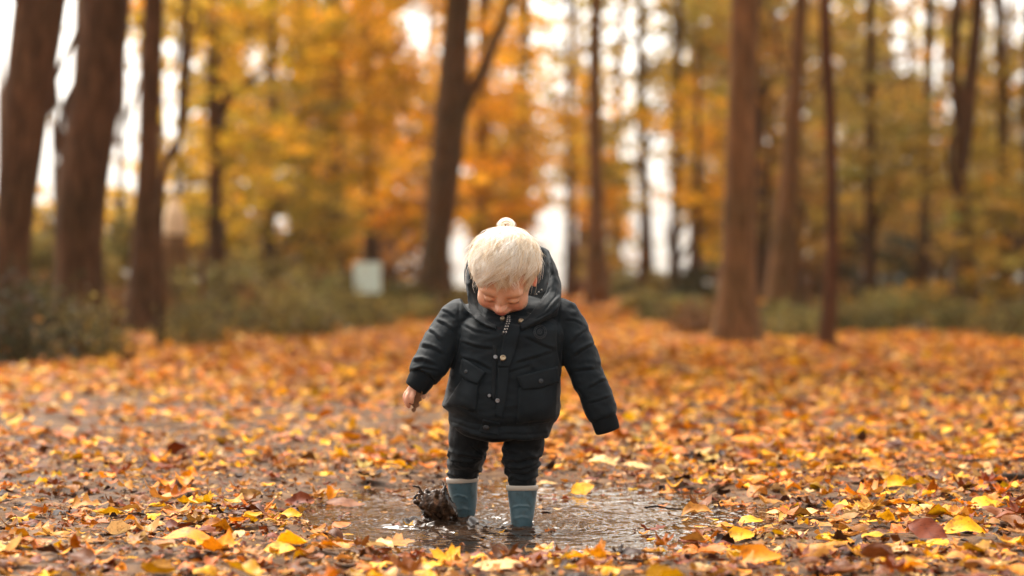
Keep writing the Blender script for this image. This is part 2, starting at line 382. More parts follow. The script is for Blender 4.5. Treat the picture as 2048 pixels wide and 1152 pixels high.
def build(S, variants, name, material, sel):
    Rm = rots(S); VV = []; FF = []; UU = []; CC = []; off = 0
    for q, (k, (v, f, uv)) in enumerate(variants):
        idx = np.where(sel & (S['v'] == q))[0]
        if not len(idx): continue
        P = np.einsum('nij,vj->nvi', Rm[idx]*S['s'][idx][:, None, None], v)+np.stack([S['x'], S['y'], S['z']], 1)[idx][:, None]
        P[..., 2] = np.maximum(P[..., 2], np.maximum(gz(P[..., 0], P[..., 1]), .0005)+.0006)
        m = len(v); VV.append(P.reshape(-1, 3)); FF.append((f[None]+(np.arange(len(idx))*m)[:, None, None]+off).reshape(-1, 3))
        UU.append(np.tile(uv, (len(idx), 1))); CC.append(np.repeat(S['c'][idx], m, 0)); off += m*len(idx)
    me = npmesh(name, np.vstack(VV), np.vstack(FF), np.vstack(UU), np.vstack(CC)); return link(name, me, material)
def dens_near(x, y):
    r = puddle_r(x, y); a = np.where(r < .95, .035, np.where(r < 1.15, .6, 1.))
    p = np.stack([x, y, x*0], -1)
    bare = sstep(.0, .5, fbm(p*1.6+4, 2, 55)+.45*sstep(.1, -.8, x)+.15)      # barer mud on the left of the puddle
    a = a*(1-.68*bare*(y < 6)*(x < .45)); a = np.where((y < -.60), np.maximum(a, .9), a)
    # keep the child's shins clear
    a = np.where((np.abs(x+.03) < .17) & (y > -.12) & (y < .3), 0, a)
    return a
#          yellow golden orange tan cream brown rust dark
pr_main = [.17, .15, .12, .18, .06, .17, .10, .05]
A = scatter(3100, 4.2, 7.6, .026, .082, pr_main, [.28, .12, .24, .18, .18], VH, 1.5, dens_near, .15)
A2 = scatter(18500, 4.2, 8.8, .009, .032, [.03, .06, .12, .22, .07, .25, .11, .14], [.15, .1, .25, .1, .4], VL, 1.5, lambda x, y: np.minimum(1, dens_near(x, y)*2.2), .5, (0, .01))
B = scatter(11000, 7.4, 14, .032, .095, [.25, .19, .21, .13, .05, .12, .05, .02], [.35, .15, .2, .2, .1], VL, 1.5, dens_near, .32)
Cc = scatter(29000, 13.5, 36, .05, .12, [.17, .20, .36, .09, .02, .12, .04, .0], [.4, .2, .1, .2, .1], VL, 1.4,
             lambda x, y: np.where(np.abs(x-path_x(y)) < path_w(y)*(1+.35*noise(np.stack([x*.5, y*.5, x*0], -1), 3)), 1, .14), .3)
# photo position of the single leaves one notices: px, py, length px, colour, shape, yaw deg, tilt(about x), label
HERO = [
 (1480, 1083, 66, 'yellow', 'oval', 20, .50, 'bright yellow oval leaf tilted up on mud at the right end of the puddle'),
 (1502, 1042, 52, 'yellow', 'oval', 10, .30, 'lemon yellow pointed leaf just behind the tilted oval one by the puddle'),
 (1450, 1051, 38, 'golden', 'oval', 0, .25, 'small golden leaf at the puddle edge left of the lemon yellow one'),
 (1165, 985, 52, 'yellow', 'oval', 25, .65, 'upright yellow leaf standing in shallow water right of the child'),
 (1205, 936, 66, 'cream', 'long', -25, .30, 'long cream leaf lying diagonally behind the puddle, right of the child'),
 (1095, 966, 44, 'cream', 'long', 0, .15, 'narrow pale leaf lying flat just right of the child\'s boot top'),
 (1275, 938, 62, 'cream', 'long', -20, .25, 'second long pale leaf farther right behind the puddle'),
 (1625, 1032, 78, 'cream', 'long', 12, .22, 'slim pale yellow leaf with white underside, on the right of the puddle'),
 (1560, 1021, 60, 'cream', 'long', 14, .2, 'slim white-backed leaf lying left of the slim pale yellow one'),
 (1928, 1075, 92, 'yellow', 'oval', 3, .36, 'broad yellow leaf lying near the bottom right corner'),
 (1972, 1024, 72, 'yellow', 'oval', 8, .42, 'yellow arched leaf below the dark stick at the right edge'),
 (1870, 1035, 40, 'golden', 'oval', 0, .4, 'small golden arched leaf left of the yellow arched leaf by the stick'),
 (1520, 1135, 92, 'golden', 'oval', 12, .5, 'large blurred golden leaf at the bottom edge right of the puddle'),
 (1770, 1132, 66, 'yellow', 'oval', 5, .35, 'blurred yellow leaf at the bottom edge far right'),
 (1795, 982, 62, 'yellow', 'oval', -10, .45, 'yellow leaf with a brown leaf propped against it, right side'),
 (1753, 942, 66, 'golden', 'maple', 5, .4, 'golden jagged leaf on the litter in the right middle ground'),
 (1855, 1082, 84, 'rust', 'oval', -28, .62, 'rust brown folded leaf standing beside the broad yellow leaf'),
 (900, 1118, 96, 'yellow', 'maple', 5, .32, 'blurred yellow maple leaf at the bottom edge below the child'),
 (375, 1092, 104, 'golden', 'long', -4, .35, 'long golden curled leaf on mud at the lower left'),
 (560, 1118, 64, 'yellow', 'oval', 4, .40, 'blurred yellow leaf at the bottom edge left of the puddle'),
 (582, 1030, 42, 'yellow', 'oval', -5, .55, 'spotted yellow leaf standing at the left end of the puddle'),
 (600, 1004, 62, 'rust', 'dry', 10, .5, 'rusty orange curled leaf above the spotted yellow leaf'),
 (350, 992, 66, 'orange', 'oak', 0, .5, 'orange brown toothed leaf standing on bare mud at the left'),
 (173, 1013, 84, 'tan', 'oak', 10, .34, 'pale tan jagged leaf on dark mud at the left'),
 (75, 875, 56, 'golden', 'oval', 0, .22, 'blurred golden leaf alone on bare mud near the left edge'),
 (245, 1075, 64, 'cream', 'dry', 20, .4, 'curled beige leaf left of the long golden curled leaf'),
 (88, 1072, 70, 'tan', 'oak', -15, .3, 'dull tan ragged leaf at the lower left corner'),
 (478, 1092, 34, 'cream', 'oval', 60, .5, 'tiny pale leaf stub beside the long golden leaf'),
 (683, 1052, 44, 'orange', 'oval', 30, .3, 'orange flat leaf drifting at the left edge of the water'),
 (795, 1085, 64, 'tan', 'maple', 15, .35, 'beige star shaped leaf on the near bank of the puddle'),
 (1395, 1027, 66, 'tan', 'dry', 8, .35, 'large beige curled leaf on the mud right of the puddle'),
 (1585, 1072, 60, 'cream', 'oak', -8, .3, 'cream crumpled leaf between the two yellow leaves and the pile'),
 (1010, 1143, 130, 'cream', 'long', 3, .15, 'long pale blade lying across the bottom edge under the child'),
 (692, 1004, 84, 'brown', 'long', -14, .30, 'dark brown wet curled leaf standing at the left end of the puddle'),
 (668, 996, 40, 'golden', 'dry', 60, .5, 'small golden curl against the dark wet curled leaf'),
 (1440, 1018, 40, 'dark', 'oak', 10, .3, 'blackish ragged leaf on the mud behind the small golden leaf'),
 (1100, 1062, 30, 'orange', 'oak', 30, .1, 'small orange leaf floating right of the right boot'),
 (1495, 890, 74, 'golden', 'oval', 0, .3, 'blurred golden leaf in the right middle distance'),
 (690, 882, 40, 'yellow', 'oval', 0, .4, 'blurred yellow leaf left of the child at knee height'),
 (1635, 1120, 84, 'tan', 'dry', -15, .35, 'large grey tan crumpled leaf at the lower right'),
 (180, 1125, 60, 'tan', 'oak', 0, .3, 'orange tan ragged leaf in the lower left foreground'),
]
hero_xy = []
E_ = scatter(9000, 34, 105, .12, .26, [.15, .22, .38, .08, .02, .12, .03, .0], [.4, .2, .1, .2, .1], VL, 1.1,
             lambda x, y: np.where(np.abs(x-path_x(y)) < path_w(y)*1.25, 1, .10), .3)
def inframe(S): 
    d = D+S['y']; u = 1024+S['x']/d*F; v = HZ+(H-S['z'])/d*F; return (u > -5) & (u < 2053) & (v < 1160)
hero_n = 0
for (hx, hy, ln, colr, kind, yaw, tlt, lab) in HERO:
    if not ln: continue
    d = gd(hy+ln*.10); L_ = ln/F*d
    cand = [q for q in VH if q[0] == kind]; v, f, uv = R.choice(cand)[1]; v = v.copy()
    x, y = (hx-1024)/F*d, d-D; hero_xy.append((x, y, L_*.5))
    if kind == 'maple': v[:, 2] *= .4
    if kind in ('oval', 'long'): v[:, 2] = v[:, 2]*.45+.25*np.sin(np.clip(v[:, 0]+.5, 0, 1)*np.pi)*.25
    me = npmesh('fallen_leaf', v*L_, f, uv)
    o = link('fallen_leaf', me, M['litter_obj']); o.color = (*PAL[colr], 1)
    o.rotation_euler = (tlt, 0, math.radians(yaw)); o.rotation_mode = 'XYZ'
    mw = Matrix.Rotation(tlt, 3, 'X') @ Matrix.Rotation(math.radians(yaw), 3, 'Z')
    o.rotation_euler = mw.to_euler(); zz = (np.array(mw)@(v*L_).T)[2]
    o.location = (x, y, max(float(gz(np.array([x]), np.array([y]))[0]), -.002)-np.percentile(zz, 4)+.004)
    tag(o, lab, 'leaf', 'fallen leaves'); hero_n += 1
# clear scattered leaves lying right in front of the noticed ones
for S in (A,):
    kill = np.zeros(S['n'], bool)
    for (x, y, r) in hero_xy: kill |= (np.abs(S['x']-x) < r*.8) & (S['y'] < y+r*.5) & (S['y'] > y-.16)
    S['dead'] = kill
big = A['s']/(D+A['y'])*inframe(A)*(~A['dead']); order = np.argsort(-big)[:300-hero_n]; single = np.zeros(A['n'], bool); single[order] = True
Rm = rots(A); meshes = {}; used_ = {}
CN = {'yellow': 'yellow', 'golden': 'golden orange', 'orange': 'orange', 'tan': 'tan', 'cream': 'pale cream', 'brown': 'brown', 'rust': 'rust red', 'dark': 'blackish brown'}
KN = {'oval': 'oval leaf', 'long': 'narrow leaf', 'oak': 'lobed oak leaf', 'maple': 'star shaped leaf', 'dry': 'shrivelled leaf'}
for q in order:
    vi = int(A['v'][q]); kind = VH[vi][0]
    if vi not in meshes:
        v, f, uv = VH[vi][1]; meshes[vi] = npmesh('fallen_leaf', v, f, uv); meshes[vi].materials.append(M['litter_obj'])
        meshes[vi].polygons.foreach_set('use_smooth', np.ones(len(f), bool))
    o = bpy.data.objects.new('fallen_leaf', meshes[vi]); C.objects.link(o); s = float(A['s'][q])
    o.matrix_world = Matrix.Translation((A['x'][q], A['y'][q], A['z'][q]+.004)) @ (Matrix(Rm[q].tolist()).to_4x4() @ Matrix.Scale(s, 4))
    o.color = (*np.clip(A['c'][q], 0, 1), 1)
    x, y = A['x'][q], A['y'][q]
    where = ('in the foreground nearest the camera' if y < -.62 else 'on the near bank' if y < -.1 else 'level with the boots' if y < .6 else 'behind the puddle')
    sz = 'tiny ' if s < .034 else 'small ' if s < .048 else 'middling ' if s < .06 else 'large '
    side = ('at the left edge' if x < -.95 else 'at the far left' if x < -.75 else 'left of the puddle' if x < -.55 else 'left of the splash' if x < -.35 else 'under the splash' if x < -.17 else 'below the left boot' if x < -.04 else 'below the right boot' if x < .1
            else 'just right of the boots' if x < .28 else 'right of the child' if x < .46 else 'by the puddle\'s right end' if x < .65 else 'right of the puddle' if x < .82 else 'at the far right' if x < 1. else 'at the right edge')
    where = 'at the very front' if y < -.95 else 'in the blurred foreground' if y < -.8 else 'in the foreground' if y < -.62 else where
    side_ = 'at the far left' if x < -.65 else 'left of the child' if x < -.12 else 'below the child' if x < .15 else 'right of the child' if x < .62 else 'at the far right'
    base_ = (sz, CN[PN[A['ci'][q]]], kind, where, side); used_[base_] = used_.get(base_, 0)+1
    if used_[base_] > 1: sz = {'large ': ('fairly large ', 'barely large '), 'middling ': ('fairly small ', 'somewhat small '), 'small ': ('rather small ', 'very small '), 'tiny ': ('rather tiny ', 'very tiny ')}[sz][min(used_[base_]-2, 1)]
    tag(o, f"{sz}{CN[PN[A['ci'][q]]]} {KN[kind]} {where}, {side}", 'leaf', 'fallen leaves')
parts = [(A, VH, ~single & ~A['dead']), (A2, VL, np.ones(A2['n'], bool)), (B, VL, np.ones(B['n'], bool)), (Cc, VL, np.ones(Cc['n'], bool)), (E_, VL, np.ones(E_['n'], bool))]
obs = [build(S, v_, 'leaf_litter', M['litter'] if k < 3 else M['litter_far'], s_) for k, (S, v_, s_) in enumerate(parts)]
tag(obs[0], 'loose layer of whole autumn leaves around the puddle', kind='stuff')
tag(obs[1], 'crumbled brown leaf fragments trodden into the near mud', kind='stuff')
tag(obs[2], 'carpet of orange and yellow leaves behind the puddle', kind='stuff')
tag(obs[4], 'far leaf cover where the path disappears among the trees', kind='stuff')
tag(obs[3], 'blurred orange leaf carpet leading down the path', kind='stuff')
# ------------------------------------------------------------------ trees
def gap(px, py):
    """how open the woodland is towards a direction: 1 = leaves everywhere, 0 = clear sky"""
    g = np.ones(np.shape(px))
    for (cx, cy_, rx, ry, a) in ((1085, 110, 62, 150, .52), (1225, 130, 60, 140, .58), (1150, 60, 60, 80, .45), (1300, 60, 60, 70, .45),
            (1080, 330, 40, 90, .3), (1120, 470, 60, 100, .9), (1305, 330, 50, 90, .7), (1310, 480, 60, 80, .9), (1365, 500, 40, 70, .9),
            (925, 500, 34, 70, .85), (350, 230, 42, 210, .76), (250, 230, 75, 190, .78), (120, 220, 90, 240, .70), (10, 90, 60, 190, .95), (845, 60, 30, 60, .8),
            (1880, 190, 28, 150, .6), (1830, 60, 60, 70, .55), (2010, 40, 60, 70, .7), (560, 440, 26, 30, .7), (520, 130, 40, 60, .5), (1010, 540, 50, 60, .7)):
        g = g*(1-a*np.exp(-(((px-cx)/rx)**2+((py-cy_)/ry)**2)**1.5))
    return g
def leaf_cloud(c, n_cl, per, rad, flat, leaf, lo=.0, open_sky=True, sag=0):
    """leaf faces spread in clumps through an ellipsoid: c centre, rad radii"""
    c = np.array(c, float); u = rng.normal(size=(n_cl, 3)); u /= np.linalg.norm(u, axis=1)[:, None]
    cl = c+u*(rng.uniform(.15, 1, (n_cl, 1))**.45)*np.array(rad)
    cl[:, 2] = np.maximum(cl[:, 2], lo)
    if open_sky:
        q = pxof(cl); cl = cl[rng.uniform(0, 1, len(cl)) < gap(q[:, 0], q[:, 1])**.9]; n_cl = len(cl)
        if not n_cl: return np.zeros((0, 3)), np.zeros((0, 4), int), np.zeros((0, 3))
    P = cl[:, None]+rng.normal(size=(n_cl, per, 3))*np.array([flat[0], flat[0], flat[1]])
    tone = rng.uniform(.35, 1.45, (n_cl, 1, 1))*rng.uniform(.6, 1.3, (n_cl, per, 1)); hue = rng.normal(.01, .13, (n_cl, 1, 1))+rng.normal(0, .05, (n_cl, per, 1))
    col = np.concatenate([tone*(1+hue), tone, tone*(1-hue)], -1).reshape(-1, 3); P = P.reshape(-1, 3)
    P[:, 2] = np.maximum(P[:, 2], lo)
    if open_sky:
        q = pxof(P); k = rng.uniform(0, 1, len(P)) < gap(q[:, 0], q[:, 1]); P, col = P[k], col[k]
    n = len(P); s = leaf*rng.uniform(.6, 1.4, (n, 1)); a = rng.normal(size=(n, 3)); a /= np.linalg.norm(a, axis=1)[:, None]; a[:, 2] *= .6
    b_ = np.cross(a, rng.normal(size=(n, 3))); b_ /= np.linalg.norm(b_, axis=1)[:, None]
    V = np.stack([P-a*s*.6, P+b_*s*.33, P+a*s*.6, P-b_*s*.33], 1).reshape(-1, 3); Fq = np.arange(n*4).reshape(-1, 4)
    return V, Fq, np.repeat(col, 4, 0)
def px_trunk(pts, y):
    """pts rows px, py, half width px at depth y -> metres"""
    out = []
    for p_ in pts:
        v = W(p_[0], p_[1], y); out.append((v.x, v.y+(p_[3] if len(p_) > 3 else 0), v.z, p_[2]/F*(D+y)))
    return out
def tree(name, label, y, trunks, bark, crown=None, colour=(.5, .25, .03), group=None, cat='tree', leaf=.1, limbs=(), top=9, base=None):
    """trunks: lists of (px, py, half width px); extended down into the ground and up to 'top' metres"""
    t0 = px_trunk(trunks[0], y); root = empty(name, (t0[-1][0], y, 0)); tag(root, label, cat, group)
    inv = Vector(root.location)
    mb = MB()
    for k, tr in enumerate(trunks):
        P = px_trunk(tr, y)
        if k == 0:
            P = P[::-1]; b0 = P[0]; g0 = float(gz(np.array([b0[0]]), np.array([y]))[0])
            P = [(b0[0], b0[1], min(g0, b0[2])-.25, b0[3]*1.5)]+([(b0[0], b0[1], g0+.12, b0[3]*1.22)] if b0[2] > g0+.3 else [])+P[0 if b0[2] > g0+.3 else 1:]
            e, e2 = np.array(P[-1]), np.array(P[-2]); dr = (e-e2)[:3]/np.linalg.norm((e-e2)[:3])
            if top and e[2] < top:
                hgt = top-e[2]; P += [tuple(e[:3]+dr*hgt*.5+np.array([R.uniform(-.2, .2), R.uniform(-.2, .2), 0]))+(e[3]*.72,), tuple(e[:3]+dr*hgt)+(e[3]*.25,)]
        V_, Q_ = tube(P, 26 if k == 0 else 14, 14)
        d_ = V_-np.array([inv.x, inv.y, 0]); rr_ = fbm(V_*np.array([3.2, 3.2, .9]), 3, int(y*10) % 97)
        V_ = V_+np.stack([rr_, np.roll(rr_, 3), rr_*0], 1)*P[1][3]*.10
        mb.add(V_-np.array(inv), Q_)
    link('trunk', mb.mesh('trunk'), bark, root)
    for lb in limbs:
        P = np.array(px_trunk(lb, y)); P[:, :3] -= np.array(inv); V_, Q_ = tube(P, 12, 7); m2 = MB().add(V_, Q_)
        link('limb', m2.mesh('limb'), bark, root)
    return root
def add_crown(root, clouds, colour, limb_from=None, bark=None, limb_r=.035):
    V, Q, Cn, n = [], [], [], 0
    for c in clouds:
        v, q, col = leaf_cloud(**c)
        if len(v): V.append(v-np.array(root.location)); Q.append(q+n); Cn.append(col); n += len(v)
    if not V: return
    me = npmesh('crown', np.vstack(V), np.vstack(Q), None, np.vstack(Cn)); o = link('crown', me, M['foliage'], root, False); o.color = (*colour, 1)
    if limb_from is not None:
        for c in clouds[:6]:
            e = np.array(c['c'])-np.array(root.location); s0 = np.array([0, 0, max(.8, e[2]-R.uniform(.4, 1.5))])
            mid = (s0+e)/2+np.array([R.uniform(-.2, .2), 0, R.uniform(0, .4)])
            me = MB().tube([(*s0, limb_r), (*mid, limb_r*.7), (*e, limb_r*.3)], 8, 6).mesh('limb'); link('limb', me, bark, root)

OLIVE, YEL, GOLD, ORG, RUS, DULL, GREEN = (.32, .20, .025), (.54, .31, .02), (.58, .29, .014), (.58, .265, .012), (.30, .11, .02), (.32, .165, .03), (.07, .09, .03)
hi = lambda x, y, z, r, n, per, leaf: dict(c=(x, y, z), n_cl=n, per=per, rad=(r, r, r*.55), flat=(.4, .14), leaf=leaf)
# near and middle trees, each with its trunk where the photo has it
t = tree('leaning_tree', 'thick dark tree at the left edge, leaning to the right', 14.0, [[(98, -60, 54), (82, 0, 53), (62, 150, 50), (42, 300, 45), (28, 430, 39), (20, 560, 36), (12, 690, 40)]], M['bark'], top=8)
add_crown(t, [hi(-1.0, 14, 6.4+.3, 2.6, 90, 30, .1*1.3), hi(-1.0*.6, 14-1.5, 6.4+2.6, 3.2, 100, 26, .1*1.5)], GOLD)
t = tree('tree', 'thickest brown trunk, second from the left, widening towards its base', 15.5, [[(215, -60, 50), (209, 0, 49), (195, 150, 49), (176, 300, 50), (163, 430, 50), (158, 560, 50), (150, 690, 58)]], M['bark'], top=8,
         limbs=[[(152, 400, 8), (122, 300, 7), (128, 215, 7), (160, 150, 6), (200, 60, 5)], [(85, 210, 6), (118, 140, 6), (150, 70, 5), (172, 0, 5)]])
add_crown(t, [hi(-2.9, 15.5, 6.6+.3, 2.6, 90, 30, .1*1.3), hi(-2.9*.6, 15.5-1.5, 6.6+2.6, 3.2, 100, 26, .1*1.5)], GOLD)
t = tree('tree', 'straight medium trunk third from the left with a thin twisting stem beside it', 18.5, [[(306, -60, 21), (305, 0, 21), (303, 150, 22), (300, 300, 22), (294, 430, 27), (290, 560, 34), (288, 660, 40)]], M['bark'], top=8)
add_crown(t, [hi(-3.6, 18.5, 6.4+.3, 2.6, 90, 30, .1*1.3), hi(-3.6*.6, 18.5-1.5, 6.4+2.6, 3.2, 100, 26, .1*1.5)], YEL)
t = tree('young_tree', 'thin twisting stem crossing in front of the third trunk', 15.0, [[(375, -30, 6), (374, 100, 6), (371, 200, 6), (362, 265, 6), (335, 320, 8), (322, 380, 8), (318, 500, 8), (320, 600, 8), (321, 690, 9)]], M['bark'], top=4.5,
         limbs=[[(371, 180, 4), (385, 80, 3), (400, 0, 3)]])
t = empty('broken_tree', (W(346, 600, 21).x, 21, 0)); tag(t, 'broken trunk with a pale bare top behind the third trunk', 'tree stump')
link('trunk', MB().tube([(0, 0, -.3, .19), (0, 0, .3, .165), (.02, 0, W(0, 470, 21).z, .14)], 10, 14).mesh('trunk'), M['bark_pale'], t)
pw, tt, bb = mat('bare_wood', (.62, .42, .24), .7); tt.links.new(ramp(tt, nz(tt, 12, 4, .6, objco(tt)), [(.3, (.5, .3, .15)), (.7, (.8, .6, .38))]), bb.inputs['Base Color'])
z0 = W(0, 472, 21).z; link('broken_top', MB().tube([(.02, 0, z0-.02, .135), (.02, 0, z0+.2, .12), (.0, .02, z0+.34, .075), (-.02, 0, z0+.42, .02)], 9, 11).mesh('broken_top'), pw, t)
t = tree('tree', 'dark blurred trunk left of the centre, behind yellow leaves', 42, [[(668, -60, 20), (668, 0, 20), (666, 200, 21), (663, 400, 23), (660, 590, 27)]], M['bark_mid'], top=11)
add_crown(t, [hi(-3.5, 42, 8.4+.3, 2.6, 90, 30, .18*1.3), hi(-3.5*.6, 42-1.5, 8.4+2.6, 3.2, 100, 26, .18*1.5)], ORG)
t = tree('forked_tree', 'large dark forked tree left of the path with a limb curving to the right', 40, [[(925, -60, 26), (918, 0, 26), (908, 150, 30), (897, 270, 34), (884, 400, 31), (872, 500, 30), (862, 600, 36)]], M['bark_mid'], top=11,
         limbs=[[(902, 275, 26), (925, 215, 17), (962, 150, 13), (992, 80, 11), (1015, 20, 10), (1034, -50, 9)]])
add_crown(t, [hi(-.8, 40, 8.2+.3, 2.6, 90, 30, .18*1.3), hi(-.8*.6, 40-1.5, 8.2+2.6, 3.2, 100, 26, .18*1.5)], ORG)
t = tree('tree', 'blurred brown trunk on the right edge of the path, in front of the bright sky', 46, [[(1196, -60, 13), (1192, 0, 13), (1189, 200, 14), (1193, 400, 15), (1195, 600, 20)]], M['bark_pale'], top=10)  # paler bark puts the lightening of haze into the trunk's colour
t = tree('tree', 'thick warm brown trunk right of the centre, tallest and smoothest', 16.0, [[(1494, -60, 27), (1490, 0, 28), (1484, 200, 30), (1480, 400, 33), (1476, 560, 38), (1473, 690, 44)]], M['bark_pale'], top=8,
         limbs=[[(1480, 560, 4), (1500, 520, 3), (1478, 470, 3)]])
add_crown(t, [hi(1.7, 16, 6.2+.3, 2.6, 90, 30, .1*1.3), hi(1.7*.6, 16-1.5, 6.2+2.6, 3.2, 100, 26, .1*1.5)], GOLD)
t = tree('tree', 'brown curving trunk between the thick and the slender trunk on the right', 27, [[(1606, -60, 15), (1602, 0, 15), (1590, 200, 17), (1581, 330, 20), (1568, 470, 24), (1560, 640, 30)]], M['bark_pale'], top=9,
         limbs=[[(1588, 400, 7), (1608, 440, 7), (1590, 500, 6), (1618, 560, 5), (1600, 640, 5)], [(1590, 180, 5), (1560, 110, 4), (1545, 20, 4)], [(1585, 240, 5), (1620, 200, 4), (1660, 120, 4)]])
add_crown(t, [hi(3.6, 27, 7.2+.3, 2.6, 90, 30, .13*1.3), hi(3.6*.6, 27-1.5, 7.2+2.6, 3.2, 100, 26, .13*1.5)], DULL)
t = tree('slender_tree', 'slender reddish brown trunk standing alone at the edge of the leaves', 15.0, [[(1648, -60, 11), (1650, 0, 11), (1652, 100, 12), (1660, 230, 11), (1663, 400, 12), (1663, 560, 14), (1648, 700, 15)]], M['bark_red'], top=6)
t = tree('twin_stemmed_tree', 'dark twin stemmed tree near the right edge, stems joining halfway up', 25, [[(1962, -60, 13), (1958, 0, 13), (1946, 130, 14), (1930, 250, 20), (1922, 350, 16), (1930, 470, 20), (1930, 640, 26)],
         [(1928, 300, 14), (1912, 200, 11), (1908, 100, 11), (1915, 0, 11), (1912, -60, 11)]], M['bark'], top=9,
         limbs=[[(1935, 300, 6), (1905, 270, 6), (1900, 350, 6), (1928, 430, 6), (1942, 540, 6), (1956, 680, 7)]])
add_crown(t, [hi(5.4, 25, 7.2+.3, 2.6, 90, 30, .13*1.3), hi(5.4*.6, 25-1.5, 7.2+2.6, 3.2, 100, 26, .13*1.5)], OLIVE)
# bare thin saplings
for k, (x, y_, top_, lab) in enumerate(((1535, 30, 250, 'thin dark sapling right beside the thick warm trunk'), (1395, 38, 60, 'thin grey sapling left of the thick warm trunk'), (1840, 24, 380, 'short thin orange sapling left of the twin stemmed tree'),
        (2010, 30, 0, 'thin sapling at the right edge behind the twin stemmed tree'), (445, 26, 0, 'thin brown sapling among the yellow leaves at the left'), (405, 17, 500, 'short brown sapling stub standing in the left undergrowth'))):
    wv = R.uniform(-12, 12); b_ = HZ+F*H/(D+y_)
    tree('sapling', lab, y_, [[(x+wv, top_, 3.5), (x+wv*.2, (top_+b_)/2-60, 5), (x-wv*.5, (top_+b_)/2+60, 6), (x, b_-10, 7)]], M['bark_red'] if k % 2 else M['bark'], top=0, cat='sapling')

# middle distance trees with leafy lower branches: px, depth, width px, colour, [clouds: px, py, radius px, density]
MID = [
 (112, 30, 14, YEL, 'yellow young tree seen between the leaning and the thickest trunk', [(105, 470, 60, .9), (120, 380, 50, .35), (110, 200, 60, .22), (95, 60, 50, .2)]),
 (238, 34, 14, YEL, 'yellow young tree seen between the thickest and the third trunk', [(235, 490, 70, 1), (250, 410, 50, .3), (262, 150, 60, .28), (240, 30, 60, .4)]),
 (352, 38, 14, OLIVE, 'olive young tree behind the thin twisting stem', [(375, 480, 80, 1.2), (380, 370, 60, .6), (360, 180, 50, .25), (355, 40, 60, .5)]),
 (430, 23, 26, YEL, 'olive yellow leafy tree behind the left trunks, leaves hanging low', [(420, 130, 120, 1.1), (470, 300, 110, 1), (560, 60, 110, .9), (400, 430, 70, .5)]),
 (540, 31, 20, OLIVE, 'olive green young beech in the left middle distance', [(540, 240, 120, 1), (600, 380, 110, 1), (500, 420, 100, .9), (640, 470, 90, .8)]),
 (610, 36, 24, GOLD, 'golden tree with spreading leaves left of the dark trunk', [(620, 60, 130, 1.1), (700, 150, 120, .9), (560, 160, 100, .8), (690, 300, 100, .7)]),
 (740, 47, 26, ORG, 'orange beech between the dark trunk and the forked tree', [(760, 60, 140, 1), (780, 220, 130, .9), (740, 370, 110, .8), (820, 400, 90, .7)]),
 (960, 52, 22, ORG, 'bright orange beech behind the forked tree', [(960, 120, 120, 1), (1000, 270, 120, 1), (960, 400, 90, .8), (1030, 380, 80, .7)]),
 (1045, 60, 20, GOLD, 'slim golden tree on the left side of the bright gap over the path', [(1060, 60, 120, .7), (1050, 250, 90, .8), (1090, 400, 70, .6)]),
 (1140, 66, 18, ORG, 'small orange tree at the end of the path', [(1150, 200, 110, .8), (1150, 350, 90, .8), (1230, 420, 80, .7)]),
 (1290, 50, 22, OLIVE, 'olive tree with wide branches right of the bright gap', [(1310, 110, 140, 1), (1380, 180, 120, 1), (1260, 300, 90, .7), (1400, 60, 120, .8)]),
 (1350, 40, 18, GOLD, 'golden green tree left of the thick warm trunk', [(1400, 330, 120, .9), (1340, 430, 100, .6), (1420, 440, 90, .7), (1390, 230, 90, .6)]),
 (1520, 36, 20, DULL, 'brownish leafy tree directly behind the thick warm trunk', [(1540, 90, 120, .9), (1540, 260, 110, .9), (1530, 400, 100, .9), (1610, 480, 90, .8)]),
 (1740, 30, 22, (.34, .22, .04), 'golden olive tree with drooping leaves right of the slender trunk', [(1740, 100, 140, .9), (1740, 250, 130, 1.1), (1800, 330, 120, .9), (1720, 400, 90, .7)]),
 (1850, 38, 24, DULL, 'dull brown leafy tree left of the twin stemmed tree', [(1850, 200, 110, .6), (1840, 420, 130, .9), (1760, 460, 100, .8)]),
 (2010, 27, 22, OLIVE, 'olive leafy tree reaching in at the right edge', [(2010, 150, 110, .9), (2020, 300, 110, 1), (1990, 420, 110, 1), (2050, 500, 90, .8)]),
 (2060, 21, 26, (.34, .2, .035), 'orange leaved bushy tree low at the right edge', [(2000, 450, 80, .5), (2060, 380, 90, .5), (2040, 540, 70, .5)]),
]
for (x, y_, wpx, colr, lab, cl) in MID:
    b_ = HZ+F*H/(D+y_); wob = R.uniform(-14, 14)
    t = tree('beech_tree', lab, y_, [[(x+wob, -60, wpx*.4), (x+wob*.6, 200, wpx*.45), (x, 420, wpx*.5), (x-wob*.3, b_-20, wpx*.6)]], M['bark'], top=8+y_*.08)
    k = (D+y_)/F; lf = max(.07, .0024*(D+y_)); clouds = []
    for (cx, cy_, r, dn) in cl:
        v = W(cx, cy_, y_); n_ = int(75*dn)
        clouds.append(dict(c=(v.x, y_+R.uniform(-1.5, 1.5), v.z), n_cl=n_, per=27, rad=(r*k*1.15, 2.2, r*k*.95), flat=(r*k*.17, r*k*.06), leaf=lf, lo=.4))
    vx = (x-1024)*k                                      # the high crown, above the picture, that roofs the path
    for q in range(2): clouds.append(dict(c=(vx+R.uniform(-1.5, 1.5), y_+R.uniform(-3, 1), 1.6+.1158*(D+y_)+2.6+q*2.6), n_cl=60, per=22, rad=(3.6, 3.6, 2.1), flat=(.5, .25), leaf=.16, lo=.57+.1158*(D+y_)+.3))
    add_crown(t, clouds, colr, True, M['bark'], .05)
